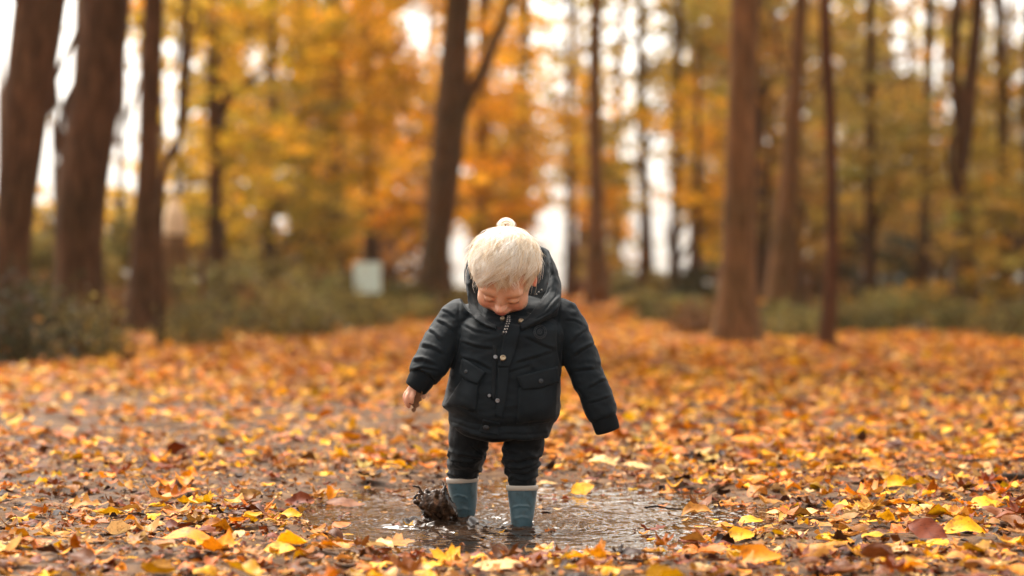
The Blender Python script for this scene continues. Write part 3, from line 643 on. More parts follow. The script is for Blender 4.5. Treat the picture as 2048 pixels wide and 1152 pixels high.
# far wood: single trees that still read one by one
LMK = [(30, 'the leaning trunk'), (160, 'the thickest trunk'), (295, 'the third trunk from the left'), (430, 'the olive yellow tree'), (540, 'the olive young beech'), (665, 'the dark trunk'), (780, 'the pale sign'), (880, 'the forked tree'), (1010, 'the child\'s head'),
       (1192, 'the trunk by the path'), (1350, 'the golden green tree'), (1478, 'the thick warm trunk'), (1575, 'the curving trunk'), (1658, 'the slender reddish trunk'), (1790, 'the dark thicket'), (1935, 'the twin stemmed tree'), (2060, 'the right edge bush')]
seen_ = {}
cols = [YEL, OLIVE, GOLD, ORG, ORG, GOLD, OLIVE, DULL, DULL, RUS]
FAR = []
for k in range(-5, 40):
    x = -60+k*65+R.uniform(-22, 22)
    if 1080 < x < 1130 or 1280 < x < 1330 or 920 < x < 940: continue
    FAR.append((x, R.uniform(62, 100)))
for k, (x, y_) in enumerate(FAR):
    colr = (YEL if x < 500 else GOLD if x < 700 else ORG if x < 1150 else OLIVE if x < 1400 else DULL if k % 2 else OLIVE)
    sky_gap = x < 200
    b_ = HZ+F*H/(D+y_)
    left_out = x < -60 or x > 2110
    cn = {YEL: 'yellow', GOLD: 'golden', ORG: 'orange', OLIVE: 'olive', DULL: 'dull brown'}[colr]
    sd = 'far left' if x < 400 else 'left' if x < 850 else 'centre' if x < 1250 else 'right' if x < 1650 else 'far right'
    lx, ln_ = min(LMK, key=lambda q: abs(q[0]-x)); lab_ = f"far blurred {cn} tree {'left' if x < lx else 'right'} of {ln_}"
    seen_[lab_] = seen_.get(lab_, 0)+1
    if seen_[lab_] > 1: lab_ = lab_.replace('far blurred', ('', '', 'second far', 'third far', 'fourth far', 'fifth far', 'sixth far', 'seventh far', 'eighth far', 'ninth far')[seen_[lab_]])
    t = tree('forest_tree', lab_, y_, [[(x+R.uniform(-20, 20), -60, 7), (x, 300, 8), (x, b_, 10)]], M['bark_pale'], top=15, group='trees of the far wood')  # far trunks get the paler bark: haze lightening put into their colour
    kk = (D+y_)/F; clouds = []
    for q in range(5 if not sky_gap else 2):
        cy_ = (40, 170, 290, 400, 490)[q] if not sky_gap else (470, 540)[q]
        v = W(x+R.uniform(-30, 30), cy_+R.uniform(-30, 30), y_); r = 95
        clouds.append(dict(c=(v.x, y_+R.uniform(-3, 3), v.z), n_cl=28, per=22, rad=(r*kk*1.1, 3, r*kk*.8), flat=(r*kk*.2, r*kk*.07), leaf=.0036*(D+y_), lo=.3))
    add_crown(t, clouds, colr)
    if k % 3 == 0 and not sky_gap: pass

# undergrowth
def bush(name, label, px, y_, wpx, hpx, colr, dens=1., leaf=.05, cat='bush', depth=.8, group=None):
    b_ = HZ+F*H/(D+y_); k = (D+y_)/F; v = W(px, b_, y_); g0 = float(gz(np.array([v.x]), np.array([y_]))[0]); root = empty(name, (v.x, y_, g0)); tag(root, label, cat, group)
    r = wpx*k; h = hpx*k; mb = MB()
    for q in range(9):
        a = R.uniform(-1, 1); mb.tube([(a*r*.3, R.uniform(-.2, .2), -.05, .012), (a*r*.6, R.uniform(-.3, .3), h*.5, .009), (a*r*R.uniform(.7, 1.1), R.uniform(-.3, .3), h*R.uniform(.7, 1.05), .004)], 6, 5)
    link('stem', mb.mesh('stem'), M['bark'], root)
    n_cl = int(60*dens); cl = [dict(c=(v.x, y_, g0+h*.35), n_cl=n_cl, per=34, rad=(r, depth, h*.6), flat=(.09, .07), leaf=leaf, lo=g0+.02, open_sky=False)]
    V, Q, c_ = leaf_cloud(**cl[0]); me = npmesh('leaves', V-np.array(root.location), Q, None, c_); o = link('leaves', me, M['foliage'], root, False); o.color = (*colr, 1)
    return root
UG = (.16, .12, .034); UGD = (.055, .046, .018); UGY = (.24, .18, .05); UGB = (.19, .085, .025)
bush('bramble_bush', 'dark green bramble in the lower left corner of the wood', 30, 10.5, 105, 190, UGD, 1.0, .04, depth=.5)
bush('bramble_bush', 'low grey green bramble at the foot of the thickest left trunk', 165, 11.5, 90, 125, UG, .8, .04, depth=.5)
bush('bush', 'brownish weeds between the second and third trunk', 240, 19, 80, 80, UGB, 1, .06)
bush('bush', 'tall olive bush seen between the leaning and the thickest trunk', 95, 21, 60, 230, UG, 1.1, .07)
bush('bush', 'yellow green shrub behind the third trunk', 235, 30, 50, 200, UGY, 1, .08)
for (x, y_, wp, hp, c_, lab) in ((430, 20, 90, 150, UG, 'green shrub right of the third trunk'), (500, 27, 90, 140, UGY, 'yellowish shrub in the left undergrowth'), (570, 18, 90, 105, UG, 'low green shrub at the left edge of the leaves'),
        (640, 24, 90, 110, UGY, 'mixed yellow green shrub below the dark trunk'), (710, 32, 80, 85, UG, 'dark green shrub below the pale sign'), (790, 34, 80, 60, UG, 'low shrub left of the forked tree'),
        (850, 42, 60, 50, UGY, 'small shrub at the foot of the forked tree'), (470, 33, 100, 190, UGB, 'tall brown thicket behind the left shrubs'), (600, 40, 110, 170, UGB, 'brown thicket behind the yellow tree'), (760, 50, 90, 130, UGB, 'brown thicket left of the forked tree'),
        (1010, 62, 60, 60, UGY, 'small far bush left of the path\'s end'),
        (1260, 60, 50, 60, UG, 'dark far bush right of the path\'s end'), (1385, 36, 40, 90, UGD, 'dark round bush left of the thick warm trunk'), (1320, 44, 60, 70, UG, 'low bush along the right edge of the path'),
        (1420, 24, 60, 45, UG, 'low weeds left of the thick warm trunk'), (1545, 22, 70, 50, UG, 'low green plants right of the thick warm trunk'), (1610, 34, 80, 140, UGB, 'brown thicket behind the slender trunk'),
        (1740, 36, 110, 170, UGD, 'dark thicket right of the slender trunk'), (1860, 40, 110, 170, UGD, 'dark thicket left of the twin stemmed tree'), (2020, 34, 90, 160, UGD, 'dark thicket at the right edge'),
        (1720, 20, 80, 52, UG, 'low green weeds right of the slender trunk'), (1830, 23, 90, 60, UGY, 'yellow green ground plants before the dark thicket'), (1950, 19, 80, 45, UG, 'low green plants in front of the twin stemmed tree'), (2050, 17, 70, 55, UG, 'green weeds at the right edge of the leaves'),
        (1640, 48, 90, 200, UGB, 'tall brown thicket far behind the slender trunk'), (1490, 52, 90, 180, UGB, 'brown thicket far behind the thick warm trunk')):
    bush('shrub', lab, x, y_, wp, hp, c_, 1.0, max(.04, .0021*(D+y_)), depth=1.2)
for (x, y_, wp, hp, c_, lab) in ((395, 15.5, 70, 90, UG, 'low leafy weeds at the edge of the leaves right of the third trunk'), (690, 22, 90, 62, UG, 'low olive weeds under the pale sign'), (800, 27, 70, 42, UGY, 'low yellowish weeds left of the path'), (870, 34, 50, 34, UG, 'small weeds where the path narrows, left side'),
        (1330, 27, 50, 48, UG, 'low weeds at the right side of the path'), (1400, 19, 60, 48, UGB, 'brown weeds at the foot of the thick warm trunk'), (1290, 38, 40, 36, UGY, 'small yellowish weeds where the path narrows, right side'), (500, 20, 90, 95, UGB, 'rusty brown weeds between the left shrubs'), (1580, 18, 60, 40, UG, 'low weeds between the thick and the slender trunk'), (1880, 27, 90, 60, ORG, 'orange leafed low growth before the dark thicket')):
    bush('shrub', lab, x, y_, wp, hp, c_, .9, max(.04, .0019*(D+y_)), depth=1.2)
# green ground cover beside the path
n = 34000; d_ = rng.uniform(19.5**1.5, 75**1.5, n*3)**(2/3); x = rng.uniform(-1, 1, n*3)*d_*.26; y = d_-D
k = np.abs(x-path_x(y)) > path_w(y)*(1+.3*noise(np.stack([x*.6, y*.4, x*0], -1), 5)); x, y = x[k][:n], y[k][:n]; n = len(x)
P = np.stack([x, y, gz(x, y)+rng.uniform(.01, 1, n)**1.5*(.1+.16*np.clip(fbm(np.stack([x*.8, y*.5, x*0], -1), 2, 12)+.5, 0, 2))], 1); s = rng.uniform(.0022, .0045, (n, 1))*(D+y)[:, None]; a = rng.normal(size=(n, 3)); a /= np.linalg.norm(a, axis=1)[:, None]
b_ = np.cross(a, rng.normal(size=(n, 3))); b_ /= np.linalg.norm(b_, axis=1)[:, None]
gc = np.array([(.10, .085, .028), (.16, .12, .03), (.30, .19, .04), (.42, .16, .015), (.06, .045, .018)])[rng.choice(5, n, p=[.24, .22, .17, .2, .17])]*rng.uniform(.7, 1.2, (n, 1))
me = npmesh('ground_cover', np.stack([P-a*s*.6, P+b_*s*.4, P+a*s*.6, P-b_*s*.4], 1).reshape(-1, 3), np.arange(n*4).reshape(-1, 4), None, np.repeat(gc, 4, 0))
tag(link('ground_cover', me, M['litter_far'], None, False), 'low green weeds and ivy covering the banks beside the path', kind='stuff')

# pale sign board on its post, left of the forked tree
v = W(735, 555, 30); r0 = empty('notice_board', (v.x, 30, 0)); tag(r0, 'small pale mint notice board on a post in the left undergrowth', 'sign')
sm = mat('board_paint', (.72, .86, .78), .5)[0]; k = (D+30)/F
bm = bmesh.new(); bmesh.ops.create_cube(bm, size=1); bmesh.ops.scale(bm, vec=(54*k, .03, 62*k), verts=bm.verts); bmesh.ops.bevel(bm, geom=bm.edges[:], offset=.006, segments=1)
bmesh.ops.translate(bm, vec=(0, -.045, v.z), verts=bm.verts); me = bpy.data.meshes.new('board'); bm.to_mesh(me); link('board', me, sm, r0, False)
link('post', MB().tube([(0, 0, -.3, .035), (0, 0, v.z+.1, .033)], 3, 8).mesh('post'), M['bark_pale'], r0)

# stick and twigs on the ground
def stick(label, a, b, r, mt, name='stick', bend=.02):
    a, b = np.array(a), np.array(b); m1 = a*.66+b*.34+np.array([0, bend, bend*.3]); m2 = a*.3+b*.7-np.array([0, bend, 0])
    V_, Q_ = tube([(*a, r), (*m1, r*.95), (*m2, r*.85), (*b, r*.6)], 30, 10); V_ = V_+V_*0+np.stack([fbm(V_*90, 2, 7)]*3, 1)*r*.3
    c_ = V_.mean(0); me = MB().add(V_-c_, Q_).mesh(name); o = link(name, me, mt); o.location = c_; return tag(o, label, 'stick')
dk = bark_material('wet_twig', (.012, .008, .006), (.045, .028, .02), (.12, .08, .055))
x0 = (1975-1024)/F*gd(985); d0 = gd(985)-D
stick('dark wet stick lying among yellow leaves at the right edge', (x0, d0, .035), (x0+.28, d0+.03, .02), .013, dk)
d0 = gd(1005)-D; 0 and stick('short dark bark piece at the left end of the puddle', ((668-1024)/F*(D+d0), d0, .05), ((735-1024)/F*(D+d0), d0-.02, .018), .009, dk)
d0 = gd(1090)-D
for (a, b_, c2, lab) in ((1680, 1020, 1725, 'thin dark twig in the leaves at the right'), (1290, 1032, 1365, 'thin twig lying across the right part of the puddle'), (840, 962, 800, 'tiny dark twig behind the splash')):
    dd = gd(b_)-D; stick(lab, ((a-1024)/F*(D+dd), dd, .02), ((c2-1024)/F*(D+dd), dd+.03, .015), .0025, dk, 'twig', .01)
# ------------------------------------------------------------------ the child
S_ = D/F                                             # metres per photo pixel in the child's plane
child = empty('person', (0, .04, 0)); CO = Vector(child.location)
tag(child, 'small child with white blond hair and dark rain jacket, head bowed, standing in the puddle', 'person')
def place(me):                                        # world-space mesh into the child's frame
    v = getv(me)-np.array(CO); setv(me, v); return me
def st(px, py, y, ra, rb=None): v = W(px, py, y); k = (D+y)/F; return (v.x, v.y, v.z, ra*k, (rb if rb is not None else ra)*k)
def seg_dist(q, a, b):
    a, b = np.array(a, float), np.array(b, float); t = np.clip(((q-a)@(b-a))/((b-a)@(b-a)), 0, 1)
    return np.linalg.norm(q-a-t[:, None]*(b-a), axis=1), t
def fold(v, n, q, line, wd, amp, both=False):
    """crease along a polyline in photo coordinates on the camera side: a ridge with a valley just below it"""
    best = np.full(len(v), 1e9); side = np.zeros(len(v)); tt = np.zeros(len(v)); m = len(line)-1
    for i in range(m):
        d, t = seg_dist(q, line[i], line[i+1]); a, b = np.array(line[i], float), np.array(line[i+1], float); dr = (b-a)/np.linalg.norm(b-a)
        s = (q-a)@np.array([-dr[1], dr[0]]); k = d < best; best[k] = d[k]; side[k] = s[k]; tt[k] = (i+t[k])/m
    sd = np.sign(side)*best; front = np.clip(-n[:, 1]*2.5, 0, 1); taper = np.clip(np.minimum(tt, 1-tt)*5+.25, 0, 1)
    if both: d = amp*np.exp(-(best/wd)**2)
    else: d = amp*(np.exp(-((sd+wd*.7)/wd)**2)-1.1*np.exp(-((sd-wd*.35)/(wd*.55))**2))
    return v+n*(d*front*taper)[:, None]

# --- body: one continuous skin surface from the head to the feet
PITCH, ROLL, YAW = math.radians(50), math.radians(5), math.radians(-5)
HC = W(1010, 540, -.062)
Rh = Matrix.Rotation(YAW, 3, 'Z') @ Matrix.Rotation(ROLL, 3, 'Y') @ Matrix.Rotation(PITCH, 3, 'X')   # head local: x right (image), -y face, z up
SCL = .93; Rn = np.array(Rh)*SCL      # head size
def ell(p, c, r): q = (p-np.array(c))/np.array(r); k = np.linalg.norm(q, axis=-1); return (k-1)*min(r)
def smin(a, b, k): h = np.clip(.5+.5*(b-a)/k, 0, 1); return b*(1-h)+a*h-k*h*(1-h)
def head_sdf(p):
    d = ell(p, (0, .006, .006), (.0735, .087, .078))                       # skull
    d = smin(d, ell(p, (0, -.028, -.040), (.058, .052, .055)), .022)       # face
    d = smin(d, ell(p, (0, -.052, -.083), (.024, .020, .018)), .022)       # chin
    a = p.copy(); a[..., 0] = np.abs(a[..., 0])
    d = smin(d, ell(a, (.036, -.052, -.052), (.026, .023, .025)), .014)    # cheeks
    d = smin(d, ell(a, (.028, -.070, -.002), (.020, .009, .009)), .016)    # brow
    d = -smin(-d, ell(a, (.030, -.090, -.022), (.017, .012, .010)), .010)  # eye hollow
    d = smin(d, ell(a, (.029, -.0725, -.0225), (.0135, .0105, .0105)), .004)   # closed eyelid
    d = smin(d, ell(p, (0, -.083, -.026), (.0075, .011, .018)), .010)      # nose bridge
    d = smin(d, ell(p, (0, -.0935, -.040), (.0105, .0105, .0095)), .006)   # nose tip
    d = smin(d, ell(a, (.0095, -.087, -.043), (.006, .007, .006)), .004)   # nostrils' wings
    d = smin(d, ell(p, (0, -.078, -.060), (.021, .011, .010)), .008)       # muzzle
    d = smin(d, ell(p, (0, -.0865, -.0585), (.015, .0055, .0036)), .003)   # upper lip
    d = smin(d, ell(p, (0, -.084, -.0675), (.013, .0055, .0042)), .003)    # lower lip
    d = -smin(-d, ell(p, (0, -.0925, -.0630), (.019, .008, .0011)), .002)
    return d
n_, m_ = 220, 150
v, Q_ = sphere((0, 0, 0), (1, 1, 1), n_, m_); dirs = v/np.linalg.norm(v, axis=1)[:, None]; ctr = np.array([0, -.01, -.01])
tt = np.full(len(v), .17)
for _ in range(70): tt = tt-head_sdf(ctr+dirs*tt[:, None])*.7
hv = ctr+dirs*tt[:, None]
body = MB(); body.add(hv@Rn.T+np.array(HC), Q_)
def hl(x, y, z): return tuple(Rn@np.array([x, y, z])+np.array(HC))
for sgn in (1, -1):                                    # ears
    a = np.array([[0, -.012, .020], [0, -.004, .026], [0, .008, .024], [0, .014, .012], [0, .012, -.002], [0, .003, -.014], [0, -.006, -.020]])
    P = [(*hl(sgn*(.070+.005*abs(math.sin(i))), q[1]-.003, q[2]-.022), r_) for i, (q, r_) in enumerate(zip(a, (.004, .0045, .0048, .0048, .0045, .0048, .0052)))]
    body.tube(P, 16, 8); V_, Q2 = sphere((0, 0, 0), (.006, .011, .018), 12, 8); body.add((V_+np.array([sgn*.069, .001, -.020]))@Rn.T+np.array(HC), Q2)
body.tube([st(1010, 560, .0, 30), st(1014, 600, .01, 32), st(1018, 640, .02, 42)], 8, 20)
body.tube([st(1018, 618, .03, 30, 30), st(1018, 646, .02, 62, 40), st(1015, 680, 0, 88, 62), st(1010, 760, -.01, 92, 75), st(1002, 815, 0, 78, 66), st(1000, 830, 0, 64, 52), st(1000, 842, 0, 40, 30)], 24, 28)
LA = [st(966, 650, .01, 26), st(936, 652, .01, 23), st(905, 655, -.01, 23), (st(878, 700, -.04, 20)), st(858, 735, -.06, 17), st(841, 760, -.075, 13), st(834, 772, -.078, 12)]
RA = [st(1066, 650, .01, 26), st(1102, 654, .01, 23), st(1142, 668, -.005, 23), st(1162, 712, -.02, 20), st(1182, 762, -.04, 17), st(1200, 808, -.05, 13), st(1207, 830, -.053, 12)]
body.tube(LA, 18, 14); body.tube(RA, 18, 14)
# left hand in view: palm, four bent fingers curling round a dry leaf, thumb from the inner side
def hand(pts_palm, fingers):
    V_, Q2 = tube(pts_palm, 8, 12); body.add(V_, Q2)
    for f_ in fingers: body.tube(f_, 12, 8)
hy = -.080
hand([st(836, 770, hy, 12, 10), st(829, 779, hy, 14, 8.5), st(823, 788, hy, 13.5, 7.5), st(819, 794, hy, 10, 6)],
     [[st(828, 784, hy-.005, 5.6), st(825, 792, hy-.011, 5.4), st(823.5, 800, hy-.010, 5.0), st(824.5, 806, hy-.005, 4.5), st(826, 809, hy-.002, 3.6)],      # index
      [st(820, 784, hy-.003, 5.6), st(815, 793, hy-.008, 5.4), st(813.5, 802, hy-.008, 5.0), st(815.5, 810, hy-.003, 4.6), st(819, 814, hy+.003, 3.7)],      # middle
      [st(815, 783, hy+.004, 5.2), st(810.5, 791, hy+.003, 5.0), st(810, 799, hy+.004, 4.7), st(813, 807, hy+.008, 4.3), st(818, 812, hy+.012, 3.4)],         # ring
      [st(816, 782, hy+.012, 4.6), st(812, 789, hy+.014, 4.4), st(811.5, 796, hy+.016, 4.1), st(815, 803, hy+.018, 3.8), st(819, 807, hy+.02, 3.1)],         # little
      [st(836, 776, hy+.002, 6.2), st(844, 783, hy+.003, 6.0), st(847, 790, hy+.004, 5.4), st(845, 797, hy+.004, 4.4)]])                                     # thumb
# other hand drawn up inside the cuff: palm and fingers curled
hr = -.055
hand([st(1206, 826, hr, 12), st(1209, 838, hr, 12, 8), st(1211, 846, hr, 11, 7)],
     [[st(1205+i*4, 842, hr-.004, 4.2), st(1206+i*4, 850, hr-.006, 4.0), st(1208+i*4, 855+i % 2, hr-.002, 3.6), st(1209+i*3, 852, hr+.006, 3.2)] for i in range(4)]+[[st(1199, 834, hr, 5), st(1198, 843, hr-.003, 4.6), st(1202, 850, hr-.003, 3.8)]])
for (xa, xb, xc, ya) in ((938, 930, 928, .105), (1044, 1045, 1045, .005)):
    dy = 1 if xa < 1000 else 0
    body.tube([st(xa+(4 if xa < 1000 else 2), 838, .01, 30), st(xa, 895, .02+ya*.35, 24), st(xb, 928, ya*.9, 19), st(xb, 945, ya*1.03, 16), st(xb, 965, ya*1.05, 14), st(xc, 1020, ya, 13), st(xc, 1048, ya, 13)], 16, 14)
    zf = -.045; c = W(xc, 1040, ya); body.tube([(c.x, ya+.018, zf+.012, .016), (c.x, ya-.01, zf+.008, .018), (c.x, ya-.05, zf, .017), (c.x, ya-.075, zf-.003, .011)], 8, 12)
bme = remesh(body.mesh('body'), .00165, 2)
v = getv(bme); lv = (v-np.array(HC))@Rn/SCL**2                 # head-local coordinates
skin = np.tile(np.array([.68, .38, .25]), (len(v), 1))
def blend(mask, c):
    global skin; skin = skin*(1-mask[:, None])+np.array(c)*mask[:, None]
al = lv.copy(); al[:, 0] = np.abs(al[:, 0]); inhead = np.linalg.norm(lv, axis=1) < .13
blend(inhead*np.exp(-(((al[:, 0]-.036)/.02)**2+((al[:, 1]+.066)/.03)**2+((al[:, 2]+.05)/.02)**2))*.7, (.80, .30, .19))
blend(inhead*np.exp(-(((al[:, 0])/.013)**2+((al[:, 2]+.041)/.012)**2))*(lv[:, 1] < -.085)*.5, (.75, .30, .2))
blend(inhead*np.exp(-(((al[:, 0])/.015)**4+((al[:, 2]+.063)/.0075)**4))*(lv[:, 1] < -.078)*.85, (.60, .14, .11))
blend(inhead*np.exp(-(((al[:, 0]-.029)/.014)**4+((al[:, 2]+.0305)/.0022)**2))*(lv[:, 1] < -.06)*.75, (.16, .07, .045))
blend(inhead*np.exp(-(((al[:, 0]-.031)/.017)**4+((al[:, 2]-.002)/.003)**2))*(lv[:, 1] < -.055)*.35, (.45, .27, .14))
blend(inhead*np.exp(-((al[:, 2]+.028)/.016)**2)*(al[:, 0] > .071)*.6, (.75, .18, .12))
hp = np.array(W(817, 800, hy)); blend(np.exp(-(np.linalg.norm(v-hp, axis=1)/.02)**2)*.45, (.80, .33, .22))
setcol(bme, skin)
sk, t, b = mat('skin', rough=.48); a = nd(t, 'Attribute'); a.attribute_name = 'Col'
mo = ramp(t, nz(t, 130, 3, .6, objco(t)), [(.35, (.93, .9, .88)), (.65, (1.03, 1.02, 1.0))])
t.links.new(mulc(t, a.outputs['Color'], mo), b.inputs['Base Color']); b.inputs['Subsurface Weight'].default_value = .25
b.inputs['Subsurface Radius'].default_value = (.012, .005, .003); b.inputs['Subsurface Scale'].default_value = .6
bump(t, b, nz(t, 600, 2, .5, objco(t)), .12, .0006)
bodyo = link('body', place(bme), sk, child)

# --- cloth
def cloth(name, base, hi_, rough=.75, weave=900):
    m, t, b = mat(name, base, rough); b.inputs['Sheen Weight'].default_value = .05; b.inputs['Specular IOR Level'].default_value = .22; b.inputs['Sheen Roughness'].default_value = .4
    co = objco(t); n1 = nz(t, 28, 5, .6, co); c = ramp(t, n1, [(.35, base), (.7, hi_)]); t.links.new(c, b.inputs['Base Color'])
    n2 = nz(t, weave, 2, .6, co); n3 = nz(t, 45, 4, .55, co)
    ad = nd(t, 'Math', operation='MULTIPLY_ADD'); t.links.new(n3, ad.inputs[0]); ad.inputs[1].default_value = .7; t.links.new(n2, ad.inputs[2])
    bump(t, b, ad.outputs[0], .28, .0014); return m
JK = cloth('jacket_cloth', (.0030, .0062, .0088), (.0062, .0108, .0145)); TR = cloth('trouser_cloth', (.0025, .0045, .0062), (.0055, .008, .0105), .75, 700)
RIB = cloth('rib_knit', (.0028, .0045, .006), (.006, .0085, .0105), .85)
# jacket shell: torso + two sleeves in one surface
TS = [(592, 985, 1050, .0, .07), (600, 952, 1090, -.012, .08), (612, 926, 1116, -.035, .085), (630, 912, 1130, -.055, .09), (660, 908, 1134, -.102, .095), (700, 906, 1128, -.112, .098), (740, 902, 1123, -.118, .10),
      (780, 893, 1121, -.124, .102), (808, 886, 1120, -.126, .104), (826, 887, 1119, -.125, .104), (838, 893, 1113, -.119, .10), (846, 898, 1106, -.112, .096), (862, 898, 1100, -.112, .094), (873, 899, 1097, -.110, .092)]
rows = []
for (py, xl, xr, yf, yb) in TS:
    vl = W(xl, py, 0); vr = W(xr, py, 0); rows.append(((vl.x+vr.x)/2, (yf+yb)/2, vl.z, (vr.x-vl.x)/2, (yb-yf)/2))
P = cubic(rows, 60); n = 72; th = np.linspace(0, 2*np.pi, n, endpoint=False); ex = .82
cx = np.sign(np.cos(th))*np.abs(np.cos(th))**ex; sy = np.sign(np.sin(th))*np.abs(np.sin(th))**ex
V_ = np.stack([P[:, 0][:, None]+P[:, 3][:, None]*cx, P[:, 1][:, None]+P[:, 4][:, None]*sy, P[:, 2][:, None]+0*cx], -1).reshape(-1, 3)
k = P.shape[0]; i = np.arange(k-1)[:, None]*n; j = np.arange(n)[None]; j2 = (j+1) % n
Q_ = np.stack([i+j, i+j2, i+n+j2, i+n+j], -1).reshape(-1, 4).tolist(); nv = len(V_)
V_ = np.vstack([V_, P[0, :3], P[-1, :3]]); b0 = (k-1)*n
Q_ += [(nv, q, (q+1) % n) for q in range(n)]+[(nv+1, b0+(q+1) % n, b0+q) for q in range(n)]
# the hem swings up at the left of the picture
q = pxof(V_); low = sstep(800, 850, q[:, 1]); V_[:, 2] += low*(24*np.clip((978-q[:, 0])/80, 0, 1)**1.1)*S_
jm = MB(); jm.add(V_, [tuple(x) for x in Q_])
jm.tube([st(938, 622, .0, 30, 34), st(922, 634, .0, 39, 42), st(905, 656, -.008, 40, 42), st(884, 690, -.03, 39, 40), st(866, 722, -.052, 37, 37), st(853, 742, -.066, 35, 34), st(847, 754, -.073, 30, 30)], 26, 26)
jm.tube([st(1100, 622, 0, 30, 34), st(1117, 632, 0, 39, 42), st(1138, 662, -.005, 39, 42), st(1157, 706, -.02, 37, 39), st(1177, 756, -.038, 35, 37), st(1194, 798, -.048, 33, 34), st(1206, 828, -.053, 31, 32), st(1210, 838, -.055, 27, 28)], 30, 26)
jme = remesh(jm.mesh('jacket'), .0026, 3)
v = getv(jme); nrm = getn(jme); q = pxof(v)
# soft puffiness, stronger on the sleeves where the padding bunches across the arm
arm = np.clip((903-q[:, 0])/16, 0, 1)+np.clip((q[:, 0]-1128)/16, 0, 1); arm = np.clip(arm, 0, 1)
dirL = np.array([-.50, 0, -.86]); dirR = np.array([.42, 0, -.9])
al_ = np.where(q[:, 0] < 1000, v@dirL, v@dirR)
wr = np.sin(al_*155+3.4*noise(v*22, 61)+2*noise(v*50, 62)); v = v+nrm*(.0016*arm*wr*(.3+.9*noise(v*16, 66))+.0026*arm*fbm(v*np.array([20, 20, 30]), 3, 68))[:, None]
pa_ = v*np.array([14, 14, 30]); v = v+nrm*(.0030*(1-arm)*fbm(pa_+.6*fbm(v*9, 2, 70)[:, None], 3, 71))[:, None]
rd = 1-np.abs(fbm((v+v[:, [2, 0, 1]]*.25)*np.array([17, 17, 34]), 2, 77)); v = v+nrm*(.0021*(rd-.6))[:, None]
FOLDS = [([(928, 650), (950, 662), (985, 668)], 5, .0030), ([(925, 684), (955, 694), (986, 697)], 5, .0034), ([(918, 715), (950, 722), (984, 740)], 5, .003), ([(1030, 725), (1065, 716), (1106, 703)], 5, .0034),
         ([(1048, 672), (1085, 690), (1112, 700)], 5, .0024), ([(1045, 650), (1060, 640), (1100, 636)], 5, .002), ([(935, 630), (960, 640), (990, 652)], 5, .0024), ([(1010, 745), (1030, 740), (1060, 730)], 4, .002),
         ([(1148, 712), (1165, 700), (1186, 688)], 5, .0040), ([(1146, 742), (1168, 738), (1192, 736)], 5, .0036), ([(1180, 775), (1198, 764), (1214, 758)], 4.5, .0030), ([(1140, 690), (1155, 672), (1172, 660)], 4.5, .0026), ([(1176, 806), (1200, 800), (1222, 792)], 4, .002), ([(1130, 640), (1150, 640), (1166, 650)], 4, .002),
         ([(826, 722), (845, 720), (870, 730)], 4.5, .0038), ([(822, 742), (845, 735), (876, 742)], 4, .003), ([(856, 660), (868, 666), (882, 682)], 4.5, .0034), ([(842, 692), (862, 694), (888, 708)], 5, .0034), ([(872, 640), (890, 648), (908, 664)], 4, .0026), ([(880, 620), (896, 624), (912, 636)], 4, .002),
         ([(1040, 835), (1075, 826), (1110, 810)], 5, .0024), ([(902, 800), (925, 812), (950, 826)], 5, .0034), ([(896, 778), (915, 790), (940, 800)], 4, .0024), ([(1044, 800), (1070, 806), (1100, 800)], 4, .0018)]
for ln, wd, am in FOLDS: nrm = getn(jme) if False else nrm; v = fold(v, nrm, q, ln, wd, am)
for ln in ([(919, 598), (917, 640), (922, 668), (914, 700), (905, 735)], [(1121, 606), (1114, 650), (1116, 690), (1121, 735)], [(898, 832), (940, 846), (1000, 853), (1060, 852), (1114, 842)], [(898, 842), (940, 858), (985, 867)], [(1000, 868), (1050, 869), (1096, 866)],
           [(955, 600), (968, 640)], [(1085, 598), (1120, 600)]):
    v = fold(v, nrm, q, ln, 2.2, -.0022, True)
setv(jme, v)
jbvh = BVHTree.FromPolygons([tuple(x) for x in v.tolist()], [tuple(p.vertices) for p in jme.polygons])
jacket = link('jacket', place(jme), JK, child)
CAMP = Vector((0, -D, H))
def hit(px, py, off=0., bv=None):
    d = (W(px, py)-CAMP).normalized(); r = (bv or jbvh).ray_cast(CAMP, d)
    if r[0] is None: p0 = W(px, py, -.10); return p0, Vector((0, -1, 0))
    nn = r[1] if r[1].y < 0 else -r[1]
    return r[0]+(nn+Vector((0, -1, 0))).normalized()*off, nn
